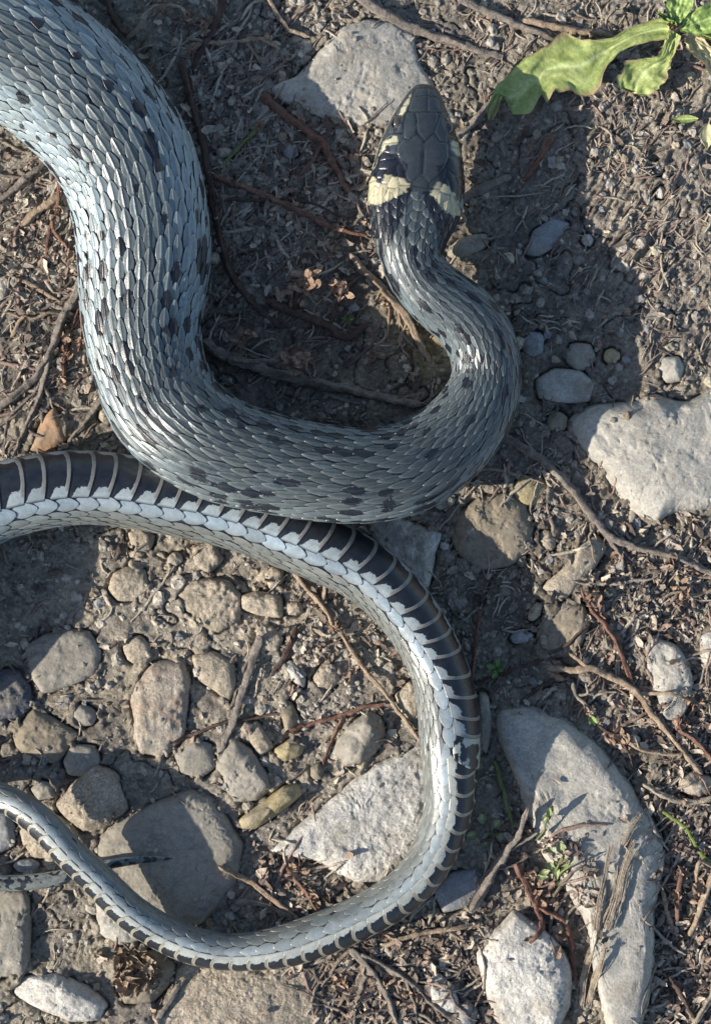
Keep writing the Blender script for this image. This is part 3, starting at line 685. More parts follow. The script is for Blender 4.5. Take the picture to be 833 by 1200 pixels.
# --- eyes
for sx in (-1, 1):
    e0 = surf(np.array([51.0]), np.array([sx * 0.90]), np.array([-2.4]))[0]
    out = surf(np.array([51.0]), np.array([sx * 1.12]), np.array([1.0]))[0] - e0; out /= np.linalg.norm(out)
    n1_, n2_ = 14, 20; a_ = np.linspace(0.02, math.pi - 0.02, n1_); b_ = np.arange(n2_) / n2_ * 2 * math.pi
    A_, B_ = np.meshgrid(a_, b_, indexing='ij'); tg = isn(np.array([51.0]), Tn)[0]; w2 = np.cross(out, tg)
    R_ = 7.4
    Ve = e0 + R_ * (np.cos(A_)[..., None] * out + (np.sin(A_) * np.cos(B_))[..., None] * tg * 1.15 + (np.sin(A_) * np.sin(B_))[..., None] * w2)
    ec = np.where((A_ < 1.0)[..., None], np.array([0.004, 0.004, 0.005]), np.where((A_ < 1.15)[..., None], np.array([0.16, 0.10, 0.04]), np.array([0.06, 0.05, 0.04])))
    if 'M_eye' not in globals():
        q = NB('snake_eye'); M_eye = q.done(q.attr('tone'), 0.06, None, 0.6)
        M_eye.node_tree.nodes['Principled BSDF'].inputs['Coat Weight'].default_value = 1.0
    mk('eye', Ve.reshape(-1, 3), gridF(n1_, n2_, True), M_eye, snake, attrs={'tone': ec.reshape(-1, 3)}, origin=e0)

# --- scales
VEN = math.radians(47)                 # half-width of the belly plates
S_CLO = float(SS[np.argmin(np.hypot(Q[:, 0] - ground_xy(529, 872, 40)[0], Q[:, 1] - ground_xy(529, 872, 40)[1]))])
def plates_to_objects(name, Vp, Fp, attrs, singles, parent):
    """Vp (n, k, 3). singles: indices that become their own objects; the rest one 'stuff' part."""
    n, k, _ = Vp.shape
    for i in singles:
        mk(name, Vp[i], Fp, M_scale, parent, attrs={a: v[i] for a, v in attrs.items()}, origin=Vp[i].mean(0))
    rest = np.setdiff1d(np.arange(n), singles)
    if len(rest):
        F = (Fp[None] + (np.arange(len(rest)) * k)[:, None, None]).reshape(-1, Fp.shape[1])
        mk(name + 's', Vp[rest].reshape(-1, 3), F, M_scale, parent, attrs={a: v[rest].reshape((-1,) + v.shape[2:]) for a, v in attrs.items()}, origin=(gx0, gy0, 0), kind='stuff')
av = np.array([0, .16, .34, .52, .70, .84, .94, 0.985, 1.0])
bv = np.array([-1, -.95, -.86, -.45, -.12, 0, .12, .45, .86, .95, 1.0])
Aq, Bq = np.meshgrid(av, bv, indexing='ij')
FP = gridF(len(av), len(bv))
wA = np.where(Aq < 0.42, 0.42 + 0.58 * ss(0, 0.42, Aq), np.clip(1 - ((Aq - .42) / .585) ** 1.9, 0, 1) ** 0.80)
skirt = np.where((np.abs(Bq) > 0.97) | (Aq > 0.995), 1.0, 0.0)
NMAX = NPH[-1]
def s_of_n(n): return np.interp(n, NPH, SS)
def n_of_s(s): return np.interp(s, SS, NPH)
# dark bars across the back
rb = np.random.default_rng(21)
bars = []
sB = 170.0
while sB < SLEN - 20:
    for t0, wd in ((1.3, 0.14), (0.92, 0.10), (0.5, 0.12), (0.1, 0.07), (-0.3, 0.08), (-0.62, 0.12), (-1.0, 0.10), (-1.3, 0.14)):
        if rb.random() < 0.85 * (0.93 if abs(t0) > 1 else 0.8 if abs(t0) > 0.3 else 0.35):
            bars.append((sB + rb.uniform(-9, 9) + (24 if 0.3 < abs(t0) < 1 else 0), t0 + rb.uniform(-.12, .12), rb.uniform(7, 13) * (1.15 if sB < 1000 else 0.9), wd * rb.uniform(0.6, 1.2) * (1.2 if sB < 1000 else 0.85), rb.uniform(-16, 16)))
    sB += rb.uniform(24, 36)
bars = np.array(bars)
def bar_field(s, t):
    out = np.full(s.shape, -1.0); o = np.argsort(bars[:, 0]); B = bars[o]
    lo = np.searchsorted(B[:, 0], s.min(axis=-1) - 30) if s.ndim > 1 else None
    for b0, t0, ls, lt, sk in B:
        m = np.where(np.abs(s[:, 0] - b0) < 45)[0]
        if len(m) == 0: continue
        q = 1.6 - 1.6 * np.sqrt(((s[m] - b0 - sk * (t[m] - t0)) / ls) ** 2 + ((t[m] - t0) / lt) ** 2)
        out[m] = np.maximum(out[m], q)
    return out
def rows_theta(R, ven):
    wts = np.ones(R)
    if R > 4:
        wts[0] = wts[-1] = 3.1 if R > 12 else 1.6; wts[1] = wts[-2] = 1.6 if R > 12 else 1.3
    if R > 12: wts[2] = wts[-3] = 1.25
    tot = 2 * (math.pi - ven); wts *= tot / wts.sum(); e = np.concatenate([[0], np.cumsum(wts)]) - tot / 2
    return (e[1:] + e[:-1]) / 2, wts
segs = [(128.0, 335.0, 17, VEN), (335.0, S_CLO, 25, VEN), (S_CLO, S_CLO + 260, 11, math.radians(62)), (S_CLO + 260, S_CLO + 640, 9, math.radians(64)), (S_CLO + 640, SLEN - 6, 7, math.radians(62))]
VP, TP, DP, CEN, EXT = [], [], [], [], []
rs = np.random.default_rng(33)
PX0 = Vector
for sa, sb, R, ven in segs:
    tr, tw = rows_theta(R, ven)
    na, nb_ = n_of_s(sa), n_of_s(sb)
    for j in range(R):
        off = 0.5 * (j % 2)
        n0 = np.arange(math.ceil(na), nb_) + off
        s0 = s_of_n(n0); p0 = np.interp(s0, SS, Q[:, 5]); m = len(s0)
        n0 = n0 + rs.normal(0, 0.025, m)
        L = 1.36 * p0
        # the row pitch, but along the arc at this theta (bends stretch and squeeze it by themselves)
        s_c = s_of_n(n0)
        s = s_c[:, None, None] + (Aq[None] - 0.5) * L[:, None, None]
        Wd = tw[j] * (1.30 if 0 < j < R - 1 else 1.12) * rs.normal(1, 0.03, m)
        t = tr[j] + rs.normal(0, 0.012, m)[:, None, None] + Bq[None] * wA[None] * Wd[:, None, None] / 2
        edge_row = min(j, R - 1 - j)
        if s_c.min() < 240:      # near the collar the rows get crowded
            pass
        r0 = np.interp(s_c, SS, rad); sc_ = np.clip(r0 / 60, 0.18, 1.15)[:, None, None]
        tl = rs.normal(0, 0.28, m)[:, None, None]
        lift = sc_ * (0.35 + 1.7 * Aq[None] + 0.75 * (1 - Bq[None] ** 2) * (0.5 + 0.5 * np.sin(np.pi * Aq[None])) + tl * Bq[None] + rs.normal(0, 0.25, m)[:, None, None] * Aq[None])
        keel = 0.75 if edge_row > 3 else 0.3 if edge_row > 0 else 0.0
        lift = lift + keel * sc_ * np.exp(-(Bq[None] / 0.07) ** 2) * ss(0, 0.2, Aq[None]) * ss(1.0, 0.85, Aq[None])
        lift = lift * (1 - skirt[None]) + skirt[None] * (-0.9 * sc_)
        lift = np.where(Aq[None] < 0.01, -0.6 * sc_, lift)
        sv, tv, lv = s.reshape(m, -1), t.reshape(m, -1), lift.reshape(m, -1)
        ok = (sv.min(1) > 120) & (sv.max(1) < SLEN - 0.5)
        sv, tv, lv = sv[ok], tv[ok], lv[ok]; m = len(sv)
        if m == 0: continue
        s_c = s_c[ok]
        X = surf(sv, tv, lv)
        # colours
        u = (math.pi - ven - np.abs(tv)) / (math.pi - ven)       # 0 at the belly edge, 1 mid-back
        tail = ss(S_CLO - 900, S_CLO - 500, sv)                  # second, rolled length of the body
        dors = np.array([0.060, 0.077, 0.083]) * (1 + 0.4 * ss(700, 1000, sv))[..., None]; flank = np.array([0.138, 0.172, 0.185]) * (1 + 0.95 * ss(720, 1080, sv))[..., None]
        wid_ = 0.17 * ss(750, 1000, sv); fl_ = ss(0.85 + 0.6 * wid_, 0.42 + wid_, u)
        cd = dors * (1 - fl_)[..., None] + flank * fl_[..., None]
        pale = np.array([0.27, 0.33, 0.375])
        ce = pale * ss(0.24, 0.06, u)[..., None] + np.array([0.155, 0.165, 0.155]) * (1 - ss(0.24, 0.06, u))[..., None]
        cc = cd * (1 - tail)[..., None] + ce * tail[..., None]
        wr = ss(S_CLO - 60, S_CLO + 60, sv)                      # tail: paler lower rows, plain grey back
        ct_ = np.array([0.29, 0.335, 0.35]) * ss(0.42, 0.10, u)[..., None] + np.array([0.15, 0.165, 0.16]) * (1 - ss(0.42, 0.10, u))[..., None]
        cc = cc * (1 - wr)[..., None] + ct_ * wr[..., None]
        cc = cc * rs.normal(1, 0.09, m)[:, None, None] * (1 + np.array([0.02, 0, -0.02]) * rs.normal(0, 1, m)[:, None, None])
        # paler rim along the sides and hind tip of each scale
        a1, b1 = Aq.ravel()[None], Bq.ravel()[None]
        rim = np.clip(ss(0.80, 0.94, a1) + 0.55 * ss(0.5, 0.86, np.abs(b1)) * (a1 > 0.45), 0, 1) * np.ones((m, 1))
        rw = 0.75 * rim * (sv < S_CLO - 900); cc = cc * (1 - rw[..., None]) + (cc * 1.25 + np.array([0.10, 0.102, 0.092])) * rw[..., None]
        out_ = (np.abs(b1) > 0.94) | (a1 > 0.97) | (a1 < 0.1)
        cc = np.where(out_[..., None] & (sv < S_CLO)[..., None], np.array([0.018, 0.021, 0.028]), cc); cc = np.where(out_[..., None] & (sv >= S_CLO)[..., None], np.array([0.20, 0.185, 0.15]), cc)
        # anterior of each scale darker pigment
        base_d = 0.30 * ss(0.35, 0.0, a1) * np.ones((m, 1))
        dk = bar_field(sv, tv)
        cm = Aq.size // 2
        cen = dk[:, cm][:, None] + rs.normal(0, 0.12, m)[:, None]
        dk = np.where(dk > -0.9, np.where(cen > 0.25, 0.55 * dk + 0.55 * cen + 0.2, 0.9 * dk + 0.2 * cen - 0.15), dk)
        fade = ss(S_CLO - 850, S_CLO - 700, sv); fac_ = (1 - fade)
        dark = np.where(fac_ > 0.5, dk * 0.8 + 0.28, -0.6)
        # rolled part: little dark corners at the base of flank scales
        if edge_row <= 3:
            hit = (rs.random(m) < (0.30 if edge_row == 0 else 0.16))[:, None]
            side_ = np.where(rs.random(m) < 0.5, -1, 1)[:, None]
            dark = np.where((fac_ < 0.5) & hit, 0.95 - 1.7 * np.hypot((a1 - 0.12) / 0.42, (b1 - side_ * 0.7) / 0.75), dark)
        tipz = ss(SLEN - 330, SLEN - 180, sv)
        dark = np.where(tipz > 0.02, 0.30 + 1.5 * tipz * (fbm(X[..., 0] / 7, X[..., 1] / 7, X[..., 2] / 7, 2) + 0.1), dark)
        pxs, pys = to_px(X)
        near = s_c < 330
        if near.any():
            nk = np.where(near)[0]; qx, qy = pxs[nk], pys[nk]
            hpn = head_paint(qx, qy, sv[nk]); bw = np.zeros(qx.shape)
            for p in BLK[1:3]: bw = np.maximum(bw, ss(-1.0, 1.0, poly_sd(qx, qy, p) + 2.5 * fbm(qx / 8, qy / 8, 1, 2)))
            cw = np.zeros(qx.shape)
            for p in COLL: cw = np.maximum(cw, ss(-0.5, 0.5, poly_sd(qx, qy, p)))
            cc[nk] = cc[nk] * (1 - cw[..., None]) + np.array([0.45, 0.41, 0.275]) * cw[..., None]
            dark[nk] = np.where(bw > 0.5, 1.2, dark[nk])
            dark[nk] = np.where(cw > 0.5, -1, dark[nk])
        VP.append(X); TP.append(cc); DP.append(dark); CEN.append(X.mean(1)); EXT.append(r0[ok] if len(r0) == len(ok) else r0)
VP = np.concatenate(VP); TP = np.concatenate(TP); DP = np.concatenate(DP); CEN = np.concatenate(CEN)
# the 300 dorsal scales that show largest: projected area, facing up, inside the frame, not hidden under the upper body
qx, qy = to_px(VP)
area = (qx.max(1) - qx.min(1)) * (qy.max(1) - qy.min(1))
g2 = np.stack([qx, qy], -1).reshape(len(VP), len(av), len(bv), 2)
d_a = g2[:, 6, 5] - g2[:, 1, 5]; d_b = g2[:, 4, 8] - g2[:, 4, 2]
area = d_a[:, 0] * d_b[:, 1] - d_a[:, 1] * d_b[:, 0]
inside = (qx.min(1) > 2) & (qx.max(1) < 831) & (qy.min(1) > 2) & (qy.max(1) < 1198)
sgn = np.sign(np.median(area[inside & (CEN[:, 2] > 60)]))
area = np.where(inside, area * sgn, -1)
hid = (CEN[:, 2] < 45) & (qy.mean(1) < 612) & (qy.mean(1) > 520) & (qx.mean(1) > 150) & (qx.mean(1) < 440)
area[hid] = -1
big = np.argsort(-area)[:298]
plates_to_objects('back_scale', VP, FP, {'tone': TP, 'dark': DP}, big, snake)

# --- belly plates
av2 = np.array([0, .12, .3, .5, .68, .82, .91, .965, 0.99, 1.0]); bv2 = np.concatenate([[-1, -.97], np.linspace(-.88, .88, 21), [.97, 1.0]])
A2, B2 = np.meshgrid(av2, bv2, indexing='ij'); FP2 = gridF(len(av2), len(bv2))
nn = np.arange(math.ceil(n_of_s(150)), n_of_s(S_CLO - 8)) + 0.5; m = len(nn); nn = nn + rs.normal(0, 0.05, m)
s0 = s_of_n(nn); p0 = np.interp(s0, SS, Q[:, 5]); L = 1.25 * p0
s = s0[:, None, None] + (A2[None] - 0.5) * L[:, None, None] + (0.30 * (1 - B2[None] ** 2) - 0.12) * p0[:, None, None] * (0.25 + 0.75 * A2[None])
t = math.pi + B2[None] * (VEN * 1.10) * np.ones((m, 1, 1))
scl = np.clip(np.interp(s0, SS, rad) / 45, 0.3, 1.3)[:, None, None]
lift = scl * (0.3 + 1.5 * A2[None] ** 1.3 + 0.4 * np.sin(np.pi * A2[None]))
sk = ((np.abs(B2) > 0.985) | (A2 > 0.995))[None]
lift = np.where(sk, -0.9 * scl, lift); lift = np.where(A2[None] < 0.01, -0.5, lift)
X = surf(s.reshape(m, -1), t.reshape(m, -1), lift.reshape(m, -1))
a1, b1 = A2.ravel()[None] * np.ones((m, 1)), B2.ravel()[None] * np.ones((m, 1))
pale = np.array([0.30, 0.35, 0.37]); cc = np.ones((m, A2.size, 3)) * pale * rs.normal(1, 0.05, m)[:, None, None]
rimc = ss(0.86, 0.93, a1) * ss(0.80, 0.7, np.abs(b1)) * (a1 < 0.988)
half = 0.70 + rs.normal(0, 0.05, m)[:, None] + 0.40 * ss(0.48, 0.14, a1) - 0.12 * ss(0.3, 0.6, a1) + 0.10 * ss(0.75, 0.95, a1)
dark = 0.5 + 5.0 * (half - np.abs(b1)) - 0.0
dark = np.clip(dark, -1, 2)
# free hind rim of each plate: thin brownish translucent edge instead of black
cc = np.where((rimc > 0.5)[..., None], np.array([0.20, 0.19, 0.17]), cc); dark = np.where(rimc > 0.5, -1, dark)
ol = (np.abs(b1) > 0.96) | ((a1 > 0.985) & (np.abs(b1) > 0.5)) | (a1 < 0.05); cc = np.where(ol[..., None], np.array([0.022, 0.026, 0.034]), cc)
neckfix = (s.reshape(m, -1) < 500); dark = np.where(neckfix, np.minimum(dark, 0.2 + 2 * (0.3 - np.abs(b1))), dark)
plates = [(X, cc, dark)]
qx, qy = to_px(X); vis = (qx.max(1) > 0) & (qy.mean(1) > 500) & (s0 > 1500)
plates_to_objects('belly_plate', X, FP2, {'tone': cc, 'dark': dark}, np.where(vis)[0], snake)
# --- paired plates under the tail
nt_ = np.arange(math.ceil(n_of_s(S_CLO + 6)), n_of_s(SLEN - 12))
VT = math.radians(66)
Xs, Cs, Ds, vs = [], [], [], []
for side in (-1, 1):
    n0 = nt_ + (0.5 if side > 0 else 0.0); m = len(n0); s0 = s_of_n(n0); p0 = np.interp(s0, SS, Q[:, 5]); L = 1.25 * p0
    u_ = (B2 + 1) / 2            # 0 at the midline, 1 at the outer edge
    s = s0[:, None, None] + (A2[None] - 0.5) * L[:, None, None] + (0.30 * np.sin(np.pi * np.clip(u_, 0, 1)) - 0.1)[None] * p0[:, None, None] * (0.2 + 0.8 * A2[None])
    t = math.pi + side * (u_[None] * 1.10 - 0.05) * VT * np.ones((m, 1, 1))
    scl = np.clip(np.interp(s0, SS, rad) / 45, 0.15, 1.3)[:, None, None]
    lift = scl * (0.3 + 1.8 * A2[None] ** 1.3 + 0.6 * np.sin(np.pi * A2[None])); lift = np.where(sk, -0.9 * scl, lift); lift = np.where(A2[None] < 0.01, -0.5, lift)
    X = surf(np.clip(s, 0, SLEN - 1).reshape(m, -1), t.reshape(m, -1), lift.reshape(m, -1))
    uu = u_.ravel()[None] * np.ones((m, 1)); a1 = A2.ravel()[None] * np.ones((m, 1))
    cc = np.ones((m, A2.size, 3)) * np.array([0.40, 0.42, 0.39]) * rs.normal(1, 0.05, m)[:, None, None]
    half = 0.74 + rs.normal(0, 0.06, m)[:, None] + 0.10 * ss(0.5, 0, a1) - 0.08 * np.sin(np.pi * a1)
    dark = np.clip(0.5 + 5 * (half - uu), -1, 2)
    rimc = ss(0.88, 0.94, a1); cc = np.where(((rimc > 0.5) & (uu < 0.8))[..., None], np.array([0.27, 0.245, 0.19]), cc); dark = np.where(rimc > 0.5, -1, dark)
    ol = (uu > 0.96) | (a1 > 0.985) | (a1 < 0.05); cc = np.where(ol[..., None], np.array([0.12, 0.11, 0.09]), cc)
    mid = uu < 0.05; cc = np.where(mid[..., None], np.array([0.26, 0.26, 0.19]), cc); dark = np.where(mid, -1, dark)
    qx, qy = to_px(X); Xs.append(X); Cs.append(cc); Ds.append(dark); vs.append((qx.max(1) > 0) & (CEN[:, 2].min() < 1e9))
Xs, Cs, Ds, vs = map(np.concatenate, (Xs, Cs, Ds, vs))
gg = np.stack(to_px(Xs), -1).reshape(len(Xs), len(av2), len(bv2), 2)
wid = np.linalg.norm(gg[:, 4, 2] - gg[:, 4, -3], axis=1)
order = np.where(vs & (wid > 3))[0]
plates_to_objects('tail_plate', Xs, FP2, {'tone': Cs, 'dark': Ds}, order[:160], snake)
# anal plate: one broad mottled plate before the tail
s = S_CLO - 2 + (A2 - 0.5) * 30 + 14 * (1 - B2 ** 2) * A2; t = math.pi + B2 * VEN * 1.2
lift = 0.4 + 2.6 * A2 ** 1.3; lift = np.where(sk[0], -0.7, lift)
X = surf(s.ravel(), t.ravel(), lift.ravel())
dk = 0.62 + 1.6 * fbm(X[:, 0] / 10, X[:, 1] / 10, 4, 2); dk = np.where(A2.ravel() < 0.1, 1, dk)
mk('vent_plate', X, FP2, M_scale, snake, attrs={'tone': np.ones((len(X), 3)) * np.array([0.36, 0.40, 0.37]), 'dark': dk}, origin=X.mean(0))

# ------------------------------------------------------------------ stems, roots, blades
def path3(pts, step=3.0, wob=0.8, seed=0):
    P = np.array(pts, float); c = np.concatenate([[0], np.cumsum(np.hypot(*np.diff(P[:, :2], axis=0).T))])
    n = max(4, int(c[-1] / step)); x = np.linspace(0, c[-1], n)
    if len(P) > 2: Y = 0.7 * hermite(c, P, x) + 0.3 * np.stack([np.interp(x, c, P[:, i]) for i in range(P.shape[1])], -1)
    else: Y = np.stack([np.interp(x, c, P[:, i]) for i in range(P.shape[1])], -1)
    Y[:, 0] += wob * (1.5 * fbm(x / 22, seed * 3.1, 1, 4, 0.6)); Y[:, 1] += wob * (1.5 * fbm(x / 22, seed * 3.1, 9, 4, 0.6))
    return Y, x
def tube(pts, w0, w1, seed=0, flat=1.0, ns=12, rough=0.26, lift=0.0, arch=0.0, step=2.2, knots=True, wob=1.0):
    """tapered stem over the terrain; pts in picture px, optional third value = height above what it lies on"""
    P = [(p[0], p[1], p[2] if len(p) > 2 else 0.0) for p in pts]
    Y, x = path3(P, step, wob, seed)
    n = len(Y); f = np.linspace(0, 1, n)
    X0, Y0 = ground_xy(Y[:, 0], Y[:, 1], 8)
    zt = np.maximum(top_at(X0, Y0), -6)
    k_ = np.ones(9) / 9; zt = np.convolve(np.pad(zt, 4, mode='edge'), k_, 'valid') if n > 9 else np.full(n, zt.mean())
    r = (w0 + (w1 - w0) * f) / 2
    if flat < 0.3: r = r * (0.25 + 0.75 * np.clip(np.minimum(f, 1 - f) / 0.16, 0, 1) ** 0.7)
    Z = zt + r * 0.7 + lift + Y[:, 2] + arch * np.sin(np.pi * f)
    ctr = np.stack([X0, Y0, Z], -1)
    T = np.gradient(ctr, axis=0); T /= np.linalg.norm(T, axis=1)[:, None] + 1e-9
    sd = np.cross(T, [0, 0, 1.0]); sd /= np.linalg.norm(sd, axis=1)[:, None] + 1e-9; nn_ = np.cross(sd, T)
    a = np.arange(ns) / ns * 2 * math.pi
    rr = r[:, None] * (1 + rough * 1.1 * fbm(x[:, None] / 16, np.cos(a)[None] * 1.6, np.sin(a)[None] * 1.6 + seed * 2.7, 4, 0.65) + rough * 0.7 * np.sin(a[None] * 3 + seed + x[:, None] / 30) - rough * 1.3 * np.exp(-((np.sin(a[None] * 1.5 + seed * 2 + x[:, None] / 55)) / 0.22) ** 2))
    rr = rr * (0.45 + 0.55 * np.clip(np.minimum(x, x[-1] - x)[:, None] / (3 + 4 * np.abs(np.sin(a * 2 + seed)))[None], 0, 1) ** 0.6)
    if knots:
        kr = np.random.default_rng(int(seed * 13) + 1); xk = 0
        while xk < x[-1]:
            xk += kr.uniform(22, 48); rr *= 1 + 0.32 * np.exp(-((x - xk) / 2.6) ** 2)[:, None]
    tw = fbm(x / 60, seed, 3, 2) * 1.2
    ca, sa = np.cos(a[None] + tw[:, None] * 0), np.sin(a[None])
    V = ctr[:, None] + sd[:, None] * (ca * rr)[..., None] + nn_[:, None] * (sa * rr * flat)[..., None]
    V = V.reshape(-1, 3); F = gridF(n, ns, True).tolist()
    F.append(tuple(range(ns))[::-1]); F.append(tuple((n - 1) * ns + j for j in range(ns)))
    return V, [tuple(q) for q in F], ctr
def scrap(c, size, r, curl=1.0, elong=1.6):
    """a curled, crumpled dry leaf scrap: 5x4 grid with both faces offset a little"""
    n, m = 6, 5; a, b = np.meshgrid(np.linspace(-1, 1, n), np.linspace(-1, 1, m), indexing='ij')
    wd = np.clip(1 - 0.75 * np.abs(a) ** 2.2, 0.12, 1)
    k1, k2 = r.uniform(-0.6, 0.9) * curl, r.uniform(-1.0, 1.2) * curl
    x = a * size * elong / 2; y = b * wd * size / 2; zz = size * 0.35 * (k1 * a * a + k2 * b * b * wd) + r.normal(0, 0.05 * size, a.shape)
    P = np.stack([x, y, zz], -1).reshape(-1, 3)
    al, be, ga = r.uniform(0, 6.28), r.normal(0, 0.55), r.normal(0, 0.55)
    Rz = np.array([[math.cos(al), -math.sin(al), 0], [math.sin(al), math.cos(al), 0], [0, 0, 1]]); Rx = np.array([[1, 0, 0], [0, math.cos(be), -math.sin(be)], [0, math.sin(be), math.cos(be)]]); Ry = np.array([[math.cos(ga), 0, math.sin(ga)], [0, 1, 0], [-math.sin(ga), 0, math.cos(ga)]])
    P = P @ (Rz @ Rx @ Ry).T; P[:, 2] -= P[:, 2].min() * 0.8
    P2 = P + np.array([0, 0, -0.45]) + r.normal(0, 0.05, P.shape)
    F = gridF(n, m); F2 = F[:, ::-1] + n * m
    bd = [i * m for i in range(n)] + [(n - 1) * m + j for j in range(1, m)] + [i * m + m - 1 for i in range(n - 2, -1, -1)] + [j for j in range(m - 2, 0, -1)]
    F3 = np.array([[bd[i], bd[(i + 1) % len(bd)], bd[(i + 1) % len(bd)] + n * m, bd[i] + n * m] for i in range(len(bd))])
    return np.vstack([P, P2]) + c, np.vstack([F, F2, F3])
def cat(parts):
    Vs, Fs, o = [], [], 0
    for V, F in parts:
        Vs.append(V); Fs += [tuple(int(q) + o for q in f) for f in F]; o += len(V)
    return np.vstack(Vs), Fs
